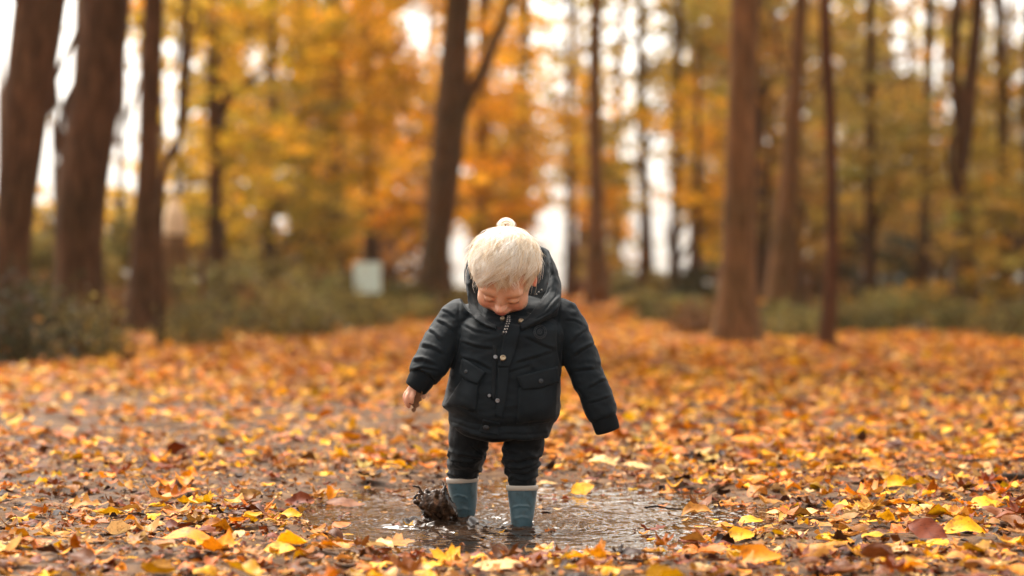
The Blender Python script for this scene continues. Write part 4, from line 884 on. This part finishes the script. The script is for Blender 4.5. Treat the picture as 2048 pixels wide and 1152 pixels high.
def patch(name, corners, thick, material, nu=14, nv=12, edge=True, parent=None, puff=0., bow=None, bv=None):
    """four corners (tl, tr, br, bl) in photo coordinates laid onto the cloth as a raised flap with its own thickness"""
    tl, tr, br, bl = [np.array(c, float) for c in corners]; g = []
    for a in np.linspace(0, 1, nv+1):
        for b_ in np.linspace(0, 1, nu+1):
            p_ = (tl*(1-b_)+tr*b_)*(1-a)+(bl*(1-b_)+br*b_)*a
            if bow: p_ = p_+np.array([bow[0]*math.sin(math.pi*a), bow[1]*math.sin(math.pi*b_)*a])
            g.append((p_, a, b_))
    top = []; base = []
    for p_, a, b_ in g:
        pf = puff*(math.sin(math.pi*a)*math.sin(math.pi*b_))**.6 if puff else 0
        top.append(hit(*p_, thick+pf, bv)[0]); base.append(hit(*p_, -.002, bv)[0])
    # smooth the top a little so that it spans the wrinkles beneath
    T = np.array(top).reshape(nv+1, nu+1, 3)
    for _ in range(3): T[1:-1, 1:-1] = (T[:-2, 1:-1]+T[2:, 1:-1]+T[1:-1, :-2]+T[1:-1, 2:]+2*T[1:-1, 1:-1])/6
    V_ = np.vstack([T.reshape(-1, 3), np.array(base)]); n = nu+1; o_ = len(top); F_ = []
    for a in range(nv):
        for b_ in range(nu): F_.append((a*n+b_, (a+1)*n+b_, (a+1)*n+b_+1, a*n+b_+1))
    rim = [b_ for b_ in range(nu+1)]+[(a)*n+nu for a in range(1, nv+1)]+[nv*n+b_ for b_ in range(nu-1, -1, -1)]+[a*n for a in range(nv-1, 0, -1)]
    for x, y in zip(rim, rim[1:]+rim[:1]): F_.append((x, y, y+o_, x+o_))
    me = bpy.data.meshes.new(name); me.from_pydata((V_-np.array(CO)).tolist(), [], F_); me.update(); return link(name, me, material, parent or jacket)
def ring(px, py, r, material, name, thick=.0016, hole=True, parent=None, bv=None, dome=.5):
    """metal snap lying on the cloth"""
    c, nn = hit(px, py, .0045, bv); r *= S_; z = nn; x = z.cross(Vector((0, 0, 1))).normalized(); y = x.cross(z); pr = [(0, .001 if hole else thick*1.2), (.3, .0008 if hole else thick*1.2), (.42, .0008 if hole else thick*1.1), (.5, thick), (.8, thick*1.15), (1, thick*.2), (1.0, -.004)]
    V_, F_ = [], []; n = 18
    for (a, h) in pr:
        for k_ in range(n): th = 2*math.pi*k_/n; V_.append(tuple(c+x*(a*r*math.cos(th))+y*(a*r*math.sin(th))+z*h-CO))
    for i_ in range(len(pr)-1):
        for k_ in range(n): F_.append((i_*n+k_, i_*n+(k_+1) % n, (i_+1)*n+(k_+1) % n, (i_+1)*n+k_))
    me = bpy.data.meshes.new(name); me.from_pydata(V_, [], F_); me.update(); return link(name, me, material, parent or jacket)
brass = mat('aged_brass', (.42, .33, .22), .35, Metallic=1.)[0]; steel = mat('dark_snap', (.25, .25, .26), .3, Metallic=1.)[0]; tone = mat('cloth_covered_snap', (.012, .014, .017), .4)[0]
# placket, collar stand, pockets, tab
patch('placket', [(1008, 648), (1042, 652), (1019, 735), (996, 735)], .0045, JK, 8, 16, bow=(2, 0))
patch('placket', [(995.5, 733), (1019, 733), (1003, 838), (990, 832)], .0042, JK, 8, 18, bow=(3, 0))
patch('zip_edge', [(986, 690), (995, 690), (991, 800), (982, 800)], .0012, TR, 3, 16)
patch('hem_tab', [(966, 838), (1000, 846), (997, 871), (958, 864)], .0042, JK, 10, 8)
patch('pocket', [(1037, 776), (1116, 764), (1113, 838), (1033, 847)], .0035, JK, 16, 14, puff=.006)
patch('pocket', [(926, 756), (958, 766), (952, 822), (892, 808)], .0035, JK, 14, 14, puff=.007)
fl = patch('pocket_flap', [(1033, 753), (1113, 733), (1116, 762), (1044, 779)], .0085, JK, 16, 8, bow=(0, 5), puff=.001)
fr = patch('pocket_flap', [(926, 716), (972, 745), (956, 768), (921, 748)], .0085, JK, 12, 8, bow=(0, 4), puff=.001)
ring(1079, 763, 5.5, tone, 'snap_button', .0062, False, fl); ring(935, 745, 4.5, tone, 'snap_button', .0062, False, fr); ring(973, 855, 6, tone, 'snap_button', .0028, False)
ring(1006, 716, 6.2, brass, 'snap_button', .0032); ring(991, 714, 4.2, steel, 'snap_button'); ring(1042, 643, 5.8, brass, 'snap_button', .0026); ring(1005, 638, 5.0, brass, 'snap_button', .002); ring(995, 801, 4.6, steel, 'snap_button', .0028); ring(979, 791, 3.4, steel, 'snap_button')
# round tone on tone badge: two stitched rings and a twisted centre
eb = MB()
for rr_ in (12.5, 9.6):
    eb.tube([(*hit(1080+rr_*math.cos(a), 664+rr_*1.05*math.sin(a), .0012)[0], .0010) for a in np.linspace(0, 2*math.pi, 25)], None, 6)
eb.tube([(*hit(1080+a*.75*math.cos(a*1.5), 664+a*.75*math.sin(a*1.5), .0012)[0], .0009) for a in np.linspace(.6, 8, 26)], None, 6)
em = eb.mesh('badge'); link('badge', place(em), tone, jacket)

# hood: thick folded cloth standing behind the head, one lofted shell (outside, edge, lining)
# stations round the neck: base (px,py,Y), bulge, edge, lining bottom
HS = [((994, 662, -.100), (988, 656, -.104), (992, 650, -.090), (1002, 658, -.07)),
      ((962, 648, -.080), (945, 634, -.075), (958, 628, -.055), (980, 648, -.04)),
      ((944, 630, -.03), (934, 604, -.035), (943, 592, -.012), (968, 625, -.01)),
      ((944, 618, .02), (932, 572, .03), (940, 534, .03), (962, 600, .03)),
      ((945, 600, .08), (934, 556, .10), (946, 512, .085), (975, 600, .06)),
      ((1010, 598, .11), (1010, 548, .16), (1015, 490, .135), (1012, 600, .08)),
      ((1080, 600, .09), (1100, 545, .13), (1084, 497, .112), (1062, 600, .06)),
      ((1116, 610, .05), (1119, 562, .07), (1104, 519, .058), (1086, 605, .035)),
      ((1120, 624, .00), (1120, 590, .0), (1105, 556, .010), (1085, 612, .02)),
      ((1112, 632, -.045), (1112, 612, -.052), (1094, 592, -.035), (1076, 622, -.01)),
      ((1082, 648, -.080), (1078, 638, -.088), (1068, 624, -.070), (1054, 640, -.045)),
      ((1046, 662, -.096), (1042, 657, -.102), (1040, 648, -.088), (1036, 652, -.06))]
prof = []
for a, b_, e, l_ in HS:
    A_, B_, E_, L_ = [np.array(W(*x)) for x in (a, b_, e, l_)]
    prof.append(np.concatenate([A_, (A_+B_)/2+(B_-A_)*.12, B_, (B_*.45+E_*.55)+(B_-L_)*.06, E_, E_*.9+L_*.1-(B_-E_)*.25, E_*.55+L_*.45, L_]))
G = cubic(prof, 90); prof2 = []
for row in G: prof2.append(cubic(row.reshape(-1, 3), 30))
G = np.array(prof2); nu_, nv_ = G.shape[:2]; V_ = G.reshape(-1, 3)
i = (np.arange(nu_-1)[:, None]*nv_+np.arange(nv_-1)[None]).ravel(); Fh = [tuple(x) for x in np.stack([i, i+nv_, i+nv_+1, i+1], 1).tolist()]
for a in range(nu_-1): Fh.append((a*nv_, a*nv_+nv_-1, (a+1)*nv_+nv_-1, (a+1)*nv_))
Fh += [tuple(range(nv_)), tuple(range((nu_-1)*nv_, nu_*nv_))[::-1]]
hm = MB().add(V_, Fh).mesh('hood'); hm = remesh(hm, .0024, 2); v = getv(hm); nrm = getn(hm); q = pxof(v)
v = v+nrm*(.0028*fbm(v*np.array([26, 26, 20])+.4*fbm(v*11, 2, 90)[:, None], 3, 91)+.002*(1-np.abs(noise(v*np.array([22, 22, 40]), 92))-.6))[:, None]
for ln, wd, am in (([(1122, 560), (1116, 590), (1090, 622)], 4, .003), ([(1110, 540), (1100, 575), (1075, 612)], 2.2, -.0022), ([(1122, 600), (1100, 625), (1070, 640)], 4, .003), ([(1095, 520), (1104, 550), (1098, 575)], 4, .003), ([(930, 560), (936, 590), (950, 612)], 4, .003)):
    v = fold(v, nrm, q, ln, wd, am, am < 0)
v[:, 1] -= .006*sstep(590, 620, q[:, 1]); setv(hm, v); hbvh = BVHTree.FromPolygons([tuple(x) for x in v.tolist()], [tuple(p.vertices) for p in hm.polygons])
hood = link('hood', place(hm), JK, jacket)
cordw = mat('cord_white', (.62, .57, .52), .8)[0]; cordb = mat('cord_black', (.01, .01, .012), .8)[0]
def cord(pts, r=.0016, dash=.008, mt=cordb, bv=None, par=None):
    P = cubic([tuple(x) for x in pts], 60); sl_ = np.r_[0, np.cumsum(np.linalg.norm(np.diff(P, axis=0), axis=1))]
    me = MB().tube(np.c_[P, np.full(60, r)], None, 8).mesh('drawstring'); o = link('drawstring', place(me), cordb, par or jacket)
    wb = MB(); any_ = False
    for s0 in np.arange(dash*.5, sl_[-1], dash):
        k_ = (sl_ >= s0) & (sl_ <= s0+dash*.38)
        if k_.sum() > 1: wb.tube(np.c_[P[k_], np.full(k_.sum(), r*1.12)], None, 8, cap=True); any_ = True
    wm_ = wb.mesh('drawstring_stripes'); link('drawstring', place(wm_), cordw, par or jacket)
for k_ in (0, 1):
    cord([hit(1016+k_*3, 634, .008)[0], hit(1014+k_*5, 648, .011)[0], hit(1010+k_*4.5, 660, .009)[0], hit(1005+k_*6, 670, .0075)[0]])
cord([hit(1072, 592, .003, hbvh)[0], hit(1079, 586, .006, hbvh)[0], hit(1087, 578, .003, hbvh)[0]])
cord([hit(1052, 628, .006)[0], hit(1060, 632, .012)[0], hit(1067, 645, .006)[0]], .0009, .03)

def remap(me): return place(me)
# ribbed cuffs
def cuff(P, name='cuff'):
    V_, Q_ = tube(P, 14, 72); c = np.repeat(cubic(P, 14)[:, :3], 72, 0); k_ = np.tile(np.arange(72), 14); dv = V_[:72*14]-c
    V_[:72*14] += dv*(.035*np.cos(k_*np.pi))[:, None]; me = MB().add(V_, Q_).mesh(name); return link(name, place(me), RIB, jacket)
cuff([st(849, 746, -.068, 22, 22), st(843, 758, -.074, 26, 24), st(836, 769, -.078, 24, 22), st(832, 776, -.080, 22.5, 20), st(830.8, 778, -.080, 19, 16), st(830, 779, -.080, 12, 10)])
cuff([st(1203, 824, -.052, 22, 22), st(1208, 838, -.054, 25, 25), st(1212, 850, -.056, 25, 24), st(1215, 861, -.057, 24, 22), st(1215.6, 863, -.057, 20, 18), st(1215.9, 864, -.057, 12, 11)])

# trousers: seat and two legs bunched above the boots
tm = MB()
tm.tube([st(996, 820, 0, 76, 68), st(995, 838, 0, 88, 70), st(995, 852, .005, 84, 66), st(995, 862, .01, 60, 50)], 14, 30)
tm.tube([st(941, 846, .02, 42, 50), st(938, 878, .03, 42, 47), st(934, 904, .06, 38, 42), st(932, 924, .092, 36, 39), st(927, 940, .109, 32.5, 34), st(925, 950, .112, 30, 32), st(925, 957, .112, 29, 31), st(925, 966, .112, 24, 26)], 26, 30)
tm.tube([st(1049, 846, 0, 41, 50), st(1048, 885, 0, 41, 47), st(1042, 908, -.004, 40, 43), st(1043, 930, 0, 38, 40), st(1044, 952, 0, 31.5, 33), st(1044.5, 966, .003, 29, 30), st(1044.5, 974, .003, 27, 28), st(1045, 984, .004, 24, 25)], 26, 30)
tme = remesh(tm.mesh('trousers'), .0024, 2); v = getv(tme); nrm = getn(tme); q = pxof(v)
b1 = sstep(880, 910, q[:, 1])*(1-sstep(955, 968, q[:, 1])); ph = q[:, 1]*.30+q[:, 0]*np.where(q[:, 0] < 990, -.05, .05)+2.6*noise(v*32, 81)+1.2*noise(v*70, 82)
v = v+nrm*(.0028*b1*(1-2*np.abs(np.sin(ph*.5))**1.1)+.0022*fbm(v*np.array([24, 24, 34]), 3, 83))[:, None]
for ln, wd, am in (([(897, 903), (925, 915), (952, 916), (972, 912)], 4, .0045), ([(898, 921), (930, 926), (972, 917)], 4, .005), ([(940, 890), (960, 905), (975, 918)], 4, .004), ([(1003, 892), (1018, 905), (1045, 910)], 4, .0035), ([(1003, 917), (1035, 925), (1080, 913)], 4, .005), ([(1012, 934), (1040, 938), (1080, 926)], 4, .004), ([(1016, 946), (1045, 948), (1076, 940)], 3.5, .003)):
    v = fold(v, nrm, q, ln, wd, am)
setv(tme, v); link('trousers', place(tme), TR, child)

# --- rubber boots
bt, t, b = mat('boot_rubber', (.05, .115, .145), .36); co = objco(t)
c1 = ramp(t, nz(t, 18, 5, .6, co), [(.3, (.042, .080, .098)), (.7, (.066, .122, .145))]); dirt = ramp(t, nz(t, 60, 6, .7, co), [(.5, (1, 1, 1)), (.66, (.5, .42, .36))])
t.links.new(mulc(t, c1, dirt, .7), b.inputs['Base Color']); b.inputs['Specular IOR Level'].default_value = .4; bump(t, b, nz(t, 30, 3, .5, co), .15, .002)
trim = mat('boot_trim', (.50, .43, .36), .5)[0]; solem = mat('boot_sole', (.3, .26, .22), .6)[0]
def boot(P, foot, arcs, toe_dir):
    bm_ = MB(); bm_.tube(P, 24, 32); bm_.tube(foot, 14, 28, up=(0, 0, 1)); me = remesh(bm_.mesh('boot'), .0022, 3); v = getv(me); nrm = getn(me); q = pxof(v)
    for ln, wd, am in arcs: v = fold(v, nrm, q, ln, wd, am, True)
    setv(me, v); o = link('boot', place(me), bt, child)
    top = np.array(P[0]); nx_ = np.array(P[1]); dr = (top-nx_)[:3]/np.linalg.norm((top-nx_)[:3]); mm = MB()
    a = top.copy(); rr_ = top[3]; rb = top[4]
    mm.tube([(*(a[:3]-dr*.0108), rr_+.0002, rb+.0002), (*(a[:3]-dr*.0104), rr_+.0012, rb+.0012), (*(a[:3]-dr*.0005), rr_+.0014, rb+.0014), (*(a[:3]+dr*.0006), rr_+.0008, rb+.0008), (*(a[:3]+dr*.0002), rr_-.0015, rb-.0015), (*(a[:3]-dr*.004), rr_-.003, rb-.003)], None, 40)
    link('boot_trim', place(mm.mesh('boot_trim')), trim, o)
    f0, f1 = np.array(foot[0][:3]), np.array(foot[-1][:3]); s_ = MB().tube([(f0[0], f0[1]+.008, f0[2]-.02, .024, .005), *[(p_[0], p_[1], foot[0][2]-.021, p_[3]+.003, .005) for p_ in foot[1:]]], 12, 20, up=(0, 0, 1)); link('sole', place(s_.mesh('sole')), solem, o)
k1 = W(928, 1040, .11).x; k2 = W(1044, 1054, 0).x
boot([st(924.5, 955, .112, 31.5, 33), st(925.5, 975, .112, 29.5, 31), st(928, 1000, .112, 26, 28), st(929, 1025, .112, 22, 26), st(929, 1042, .112, 18, 24), st(930, 1062, .112, 15, 22)],
     [(k1, .135, -.040, .020, .022), (k1, .11, -.036, .023, .024), (k1-.002, .07, -.040, .025, .021), (k1-.004, .035, -.045, .024, .017), (k1-.004, .02, -.046, .014, .010)],
     [([(905, 994), (915, 990), (930, 994), (937, 1002)], 1.8, .0016), ([(905, 1020), (925, 1017), (942, 1020)], 2.5, .0012)], 0)
boot([st(1044.5, 971, .004, 31, 32), st(1044.5, 990, .003, 29, 30), st(1044.5, 1012, .002, 26, 28), st(1044, 1035, 0, 23, 26), st(1042, 1052, 0, 20, 25), st(1041, 1072, 0, 16, 22)],
     [(k2, .028, -.044, .020, .022), (k2, 0, -.038, .023, .024), (k2, -.045, -.040, .026, .021), (k2, -.078, -.045, .025, .017), (k2, -.092, -.046, .014, .010)],
     [([(1025, 1016), (1035, 1012), (1052, 1012), (1061, 1015)], 1.8, .0016), ([(1026, 1038), (1043, 1034), (1060, 1037)], 2.5, .0012), ([(1043, 982), (1047, 990), (1041, 1002)], 2, .0008)], 0)

# --- dry leaf held in the hand, its own thing
r_ = random.Random(3); v, f, uv = leaf_variant('oak', True, r_); v = v.copy()
v[:, 2] = .9*np.abs(v[:, 1])**1.3+.25*v[:, 0]**2; L_ = .062; me = npmesh('held_leaf', v*L_, f, uv)
o = link('held_leaf', me, M['litter_obj']); o.color = (.17, .08, .04, 1)
xa = (W(830, 818, hy)-W(842, 774, hy)).normalized(); za = Vector((-.55, -.75, .1)); za = (za-xa*za.dot(xa)).normalized(); ya = za.cross(xa)
o.matrix_world = Matrix.Translation(W(837, 797, hy-.010)) @ Matrix((xa, ya, za)).transposed().to_4x4()
tag(o, 'crumpled brown dry leaf held in the child\'s fingers', 'leaf')

# --- hair: a blond cap under thousands of strands combed forward from the crown, and a small looped topknot
hb, t, b = mat('hair_blond', (.80, .62, .42), .38)
hi_ = nd(t, 'Attribute'); hi_.attribute_name = 'tone'; c = ramp(t, hi_.outputs['Fac'], [(0, (.62, .44, .25)), (.3, (.88, .74, .54)), (.65, (.96, .90, .80)), (1, (1, .97, .93))]); t.links.new(c, b.inputs['Base Color'])
tr = nd(t, 'BsdfTranslucent'); t.links.new(c, tr.inputs[0]); ms = nd(t, 'MixShader'); ms.inputs[0].default_value = .25; t.links.new(b.outputs[0], ms.inputs[1]); t.links.new(tr.outputs[0], ms.inputs[2]); t.links.new(ms.outputs[0], t.nodes['Material Output'].inputs[0])
ER = np.array([.0735, .087, .078]); EC = np.array([0, .006, .006])
Cd = np.array([-.03, .70, .71]); Cd /= np.linalg.norm(Cd); Fd = np.array([0, -1, 0.]); Fd -= Cd*(Fd@Cd); Fd /= np.linalg.norm(Fd); Sd = np.cross(Cd, Fd)
def hdir(al_, ps): return np.cos(al_)[..., None]*Cd+np.sin(al_)[..., None]*(np.cos(ps)[..., None]*Fd+np.sin(ps)[..., None]*Sd)
# which sign of psi lies to the image left?
sgnL = -1 if (hdir(np.array(1.), np.array(1.))[0] > 0) else 1
def amax(ps):                                           # how far from the crown the hair reaches: fringe, ears, nape
    c = np.cos(ps); return np.where(c > .55, 2.22, np.where(c > -.25, 1.78+(c+.25)/.80*.44, 1.55))
def surf(d): k = 1/np.sqrt(((d/ER)**2).sum(-1)); return EC+d*k[..., None]
NC = 150; NS = 14000; cps = rng.uniform(-np.pi, np.pi, NC); ca0 = rng.uniform(.02, 1.35, NC)**1.0; clen = rng.uniform(.55, 1.25, NC); cend = rng.normal(.02, .17, NC); csw = rng.normal(.0, .42, NC); clift = rng.uniform(0, 1, NC)
tuft = rng.uniform(0, 1, NC) < .16
ci = rng.integers(0, NC, NS); f1, f2 = rng.normal(0, 1, NS), rng.normal(0, 1, NS); npt = 14; T = np.linspace(0, 1, npt)[None]
wid = .17/np.maximum(np.sin(np.clip(ca0[ci], .25, 2)), .3)
a0 = np.clip(ca0[ci]+.12*f1, .0, 1.6); a1 = np.minimum(a0+clen[ci]+.08*f2, amax(cps[ci])+cend[ci]+.12*rng.normal(0, 1, NS)+tuft[ci]*.22*(np.cos(cps[ci]) > .4)); a1 = np.maximum(a1, a0+.2)
AL = a0[:, None]+(a1-a0)[:, None]*T
side = sgnL*.50*(AL-.2)                                # combed over towards the image left
PS = cps[ci][:, None]+(wid*f2)[:, None]*(1-.88*T**.9)+side*np.cos(cps[ci]/2)[:, None]+csw[ci][:, None]*(AL-a0[:, None])**2+.09*np.sin(T*6+ci[:, None])*(AL > .3)
dd = hdir(AL, PS); Pt = surf(dd); lift = .0035+.0075*np.sin(np.clip(AL/1.9, 0, 1)*np.pi)**.8+.0065*clift[ci][:, None]*np.sin(T*np.pi*.9)+.0022*np.abs(f1)[:, None]*(1-.4*T)
tipdrop = np.clip((AL-1.55)/.4, 0, 1); lift = lift*(1-.35*tipdrop)
Pt = Pt+dd*lift[..., None]
fly = rng.uniform(0, 1, NS) < .02; Pt = Pt+(fly[:, None]*.013*T**2)[..., None]*(dd+.5*rng.normal(size=(NS, 1, 3)))
# topknot: strands gathered at the crown, rising in a loop
NB = 70; th = np.linspace(0, 1, npt)[None]; bx = W(1012, 449, .0); kc = np.array(bx)
j1, j2 = rng.normal(0, 1, (NB, 1)), rng.normal(0, 1, (NB, 1)); ang = -np.pi*.5+2*np.pi*th*(1.0+.04*j1); lp = np.where(rng.uniform(0, 1, (NB, 1)) < .7, rng.uniform(.82, 1, (NB, 1)), rng.uniform(.1, .8, (NB, 1))); rx = 16*S_*(.08+.92*lp)*(1+.07*j1); rz = 12*S_*(.10+.90*lp)*(1+.08*j2)
BP = np.stack([kc[0]+rx*np.cos(ang)+.0013*rng.normal(0, 1, (NB, 1)), kc[1]+.006*j1*np.sin(th*3)+.004*j2, kc[2]+rz*np.sin(ang)+.0012*rng.normal(0, 1, (NB, 1))], -1)
WP = Pt@Rn.T+np.array(HC); 
NW = 420                                                # wisps tied back: from the sides of the crown up into the knot
pw_ = rng.uniform(-np.pi, np.pi, NW); a_ = (1.0*(1-T)**1.0+.02)*np.ones((NW, 1)); ds = hdir(a_*rng.uniform(.5, 1.3, (NW, 1)), pw_[:, None]+0*a_); TP = (surf(ds)+ds*(.010+.006*T[..., None]))@Rn.T+np.array(HC)
kn = np.array([kc[0], kc[1], kc[2]-12*S_])+rng.normal(0, .003, (NW, 1, 3)); TP = TP*(1-T[..., None]**3)+kn*T[..., None]**3
allP = np.concatenate([WP, BP, TP]); ns = len(allP)
hc = bpy.data.hair_curves.new('hair'); hc.add_curves([npt]*ns)
hc.attributes['position'].data.foreach_set('vector', (allP-np.array(CO)).astype(np.float32).ravel())
rad = np.tile(np.r_[np.linspace(.00034, .0003, npt-4), .00028, .00022, .00016, .00008], ns).astype(np.float32)
ra_ = hc.attributes.get('radius') or hc.attributes.new('radius', 'FLOAT', 'POINT'); ra_.data.foreach_set('value', rad)
ctone = rng.uniform(.15, 1, NC); tone_ = np.clip(np.concatenate([ctone[ci]+.22*rng.normal(0, 1, NS), rng.uniform(.5, 1, NB), rng.uniform(.5, 1, NW)]), 0, 1)
tp = np.tile(np.linspace(.12, -.18, npt), ns)+np.repeat(tone_, npt); ta_ = hc.attributes.new('tone', 'FLOAT', 'POINT'); ta_.data.foreach_set('value', np.clip(tp, 0, 1).astype(np.float32))
hc.materials.append(hb); ho = bpy.data.objects.new('hair', hc); C.objects.link(ho); ho.parent = child
# cap
na, npz = 30, 72; al_ = np.linspace(0, 1, na)[:, None]; ps = np.linspace(-np.pi, np.pi, npz, endpoint=False)[None]
cd_ = hdir(al_*(amax(ps)-.50), ps+0*al_); cp = surf(cd_)+cd_*(.0042-.004*al_[..., None]**3); V_ = (cp@Rn.T+np.array(HC)).reshape(-1, 3)
i = np.arange(na-1)[:, None]*npz; j = np.arange(npz)[None]; j2 = (j+1) % npz
cm = MB().add(V_, np.stack([i+j, i+j2, i+npz+j2, i+npz+j], -1).reshape(-1, 4)).mesh('hair_base')
scm, t, b = mat('hair_roots', (.50, .34, .19), .6); link('hair_base', place(cm), scm, child)
# eyelashes
for sgn in (1, -1):
    lm = MB()
    for k_ in np.linspace(-1, 1, 11):
        a = np.array(hl(sgn*.029+k_*.012, -.0785+.006*k_*k_, -.0295)); e = np.array(hl(sgn*.029+k_*.0145, -.0865+.005*k_*k_, -.035)); e = a+(e-a)*.55; lm.tube([(*a, .00035), (*((a+e)/2), .0003), (*e, .00012)], None, 4)
    link('eyelashes', place(lm.mesh('eyelashes')), mat('lash', (.30, .16, .08), .6)[0], child)

# --- splash thrown up by the boot
sm_ = MB(); kx = lambda px, py, y=.03: W(px, py, y)
def blob(px, py, y, r, ry=None, rz=None): c = kx(px, py, y); return sphere(tuple(c), (r*S_, (ry or r)*S_, (rz or r)*S_), 16, 12)
rs = random.Random(8)
# leaning curtain of water: a thick torn sheet bent round the boot
rows = 16; cols_ = 26; top_edge = [(838, 975+3), (846, 990), (853, 978), (862, 983), (872, 980), (880, 984), (886, 978), (890, 968), (895, 980), (902, 998), (911, 1008), (915, 1020)]
te = cubic([(x, y, 0) for x, y in top_edge], cols_)[:, :2]; be = cubic([(848, 1034, 0), (870, 1042, 0), (895, 1044, 0), (915, 1040, 0)], cols_)[:, :2]
for side_, yo in ((0, 0),):
    Vs = []; 
    for a in np.linspace(0, 1, rows):
        for c_ in range(cols_):
            p_ = te[c_]*(1-a)+be[c_]*a; u_ = c_/(cols_-1); bulge = math.sin(math.pi*u_)*.035+.02*math.sin(math.pi*a)
            Vs.append(np.array(W(p_[0]-7*math.sin(math.pi*a)*(1-u_), p_[1], .055-bulge)))
    Vs = np.array(Vs); th_ = .0022+.0018*np.abs(noise(Vs*60, 3)); back = Vs+np.array([0, 1, 0])*(th_*2)[:, None]+np.array([0, .028, 0])*np.clip(np.repeat(np.linspace(0, 1, rows), cols_), 0, 1)[:, None]
    Vn = np.vstack([Vs, back]); o_ = rows*cols_; Fs = []
    for a in range(rows-1):
        for c_ in range(cols_-1):
            k_ = a*cols_+c_; Fs += [(k_, k_+cols_, k_+cols_+1, k_+1), (k_+o_, k_+o_+1, k_+o_+cols_+1, k_+o_+cols_)]
    rim = list(range(cols_))+[a*cols_+cols_-1 for a in range(1, rows)]+[(rows-1)*cols_+c_ for c_ in range(cols_-2, -1, -1)]+[a*cols_ for a in range(rows-2, 0, -1)]
    for x, y in zip(rim, rim[1:]+rim[:1]): Fs.append((x, y, y+o_, x+o_))
    sm_.add(Vn, Fs)
for P in ([(850, 992, 5), (843, 984, 3), (838, 975, 2.6), (831, 973, 2), (825, 972, 2.2)], [(893, 985, 4), (889, 974, 2.2), (886, 964, 1.8), (880, 960, 2.2)], [(852, 995, 3.5), (862, 983, 2.2), (872, 981, 2), (886, 986, 2.5)],
          [(842, 1010, 6), (832, 1003, 5), (829, 997, 3), (834, 990, 2.4), (843, 987, 2)], [(880, 1030, 5), (865, 1010, 4), (868, 995, 3)]):
    sm_.tube([(*W(x, y, .035), r*S_) for x, y, r in P], 14, 8)
for x, y, r in ((812, 972, 2.2), (832, 1004, 6), (822, 979, 1.3), (826, 955, 1.2), (880, 957, 2.2), (846, 1012, 9), (858, 1026, 13), (875, 1032, 13), (895, 1036, 12), (818, 1040, 1.6), (806, 1020, 1.2), (951, 1000, 1.1), (802, 990, 1.)):
    V_, Q_ = blob(x, y, .03, r, r, r*.9); sm_.add(V_, Q_)
sme = remesh(sm_.mesh('splash'), .0016, 1); v = getv(sme); nrm = getn(sme)
v = v+nrm*(.0030*fbm(v*np.array([60, 50, 60]), 2, 50)+.0008*(1-2*np.abs(noise(v*150, 52))))[:, None]*np.clip((pxof(v)[:, 0:1]-838)/12, .1, 1)
setv(sme, v); spm, t, b = mat('splashing_mud_water', (.05, .03, .02), .06, IOR=1.33); b.inputs['Specular IOR Level'].default_value = .3
cc = ramp(t, nz(t, 70, 5, .7, objco(t)), [(.38, (.008, .004, .002)), (.55, (.045, .022, .011)), (.72, (.19, .095, .05))]); t.links.new(cc, b.inputs['Base Color'])
so_ = link('splash', sme, spm); tag(so_, 'brown muddy splash thrown up beside the child\'s boot, with flying drops', 'splash')

# ------------------------------------------------------------------ damp air
hm_ = bpy.data.materials.new('haze'); hm_.use_nodes = True; t = hm_.node_tree; t.nodes.clear()
pv = t.nodes.new('ShaderNodeVolumePrincipled'); pv.inputs['Color'].default_value = (1, .93, .84, 1); pv.inputs['Density'].default_value = .0002; pv.inputs['Anisotropy'].default_value = .3
mo_ = t.nodes.new('ShaderNodeOutputMaterial'); t.links.new(pv.outputs[0], mo_.inputs['Volume'])
zlo = float(Z.min())-1
bm = bmesh.new(); bmesh.ops.create_cube(bm, size=1); me = bpy.data.meshes.new('haze'); bm.to_mesh(me)
hz_ = link('haze', me, hm_, None, False); hz_.scale = (3400, 3400, 30-zlo); hz_.location = (0, 0, (30+zlo)/2)
tag(hz_, 'thin warm autumn haze among the trees', kind='stuff')
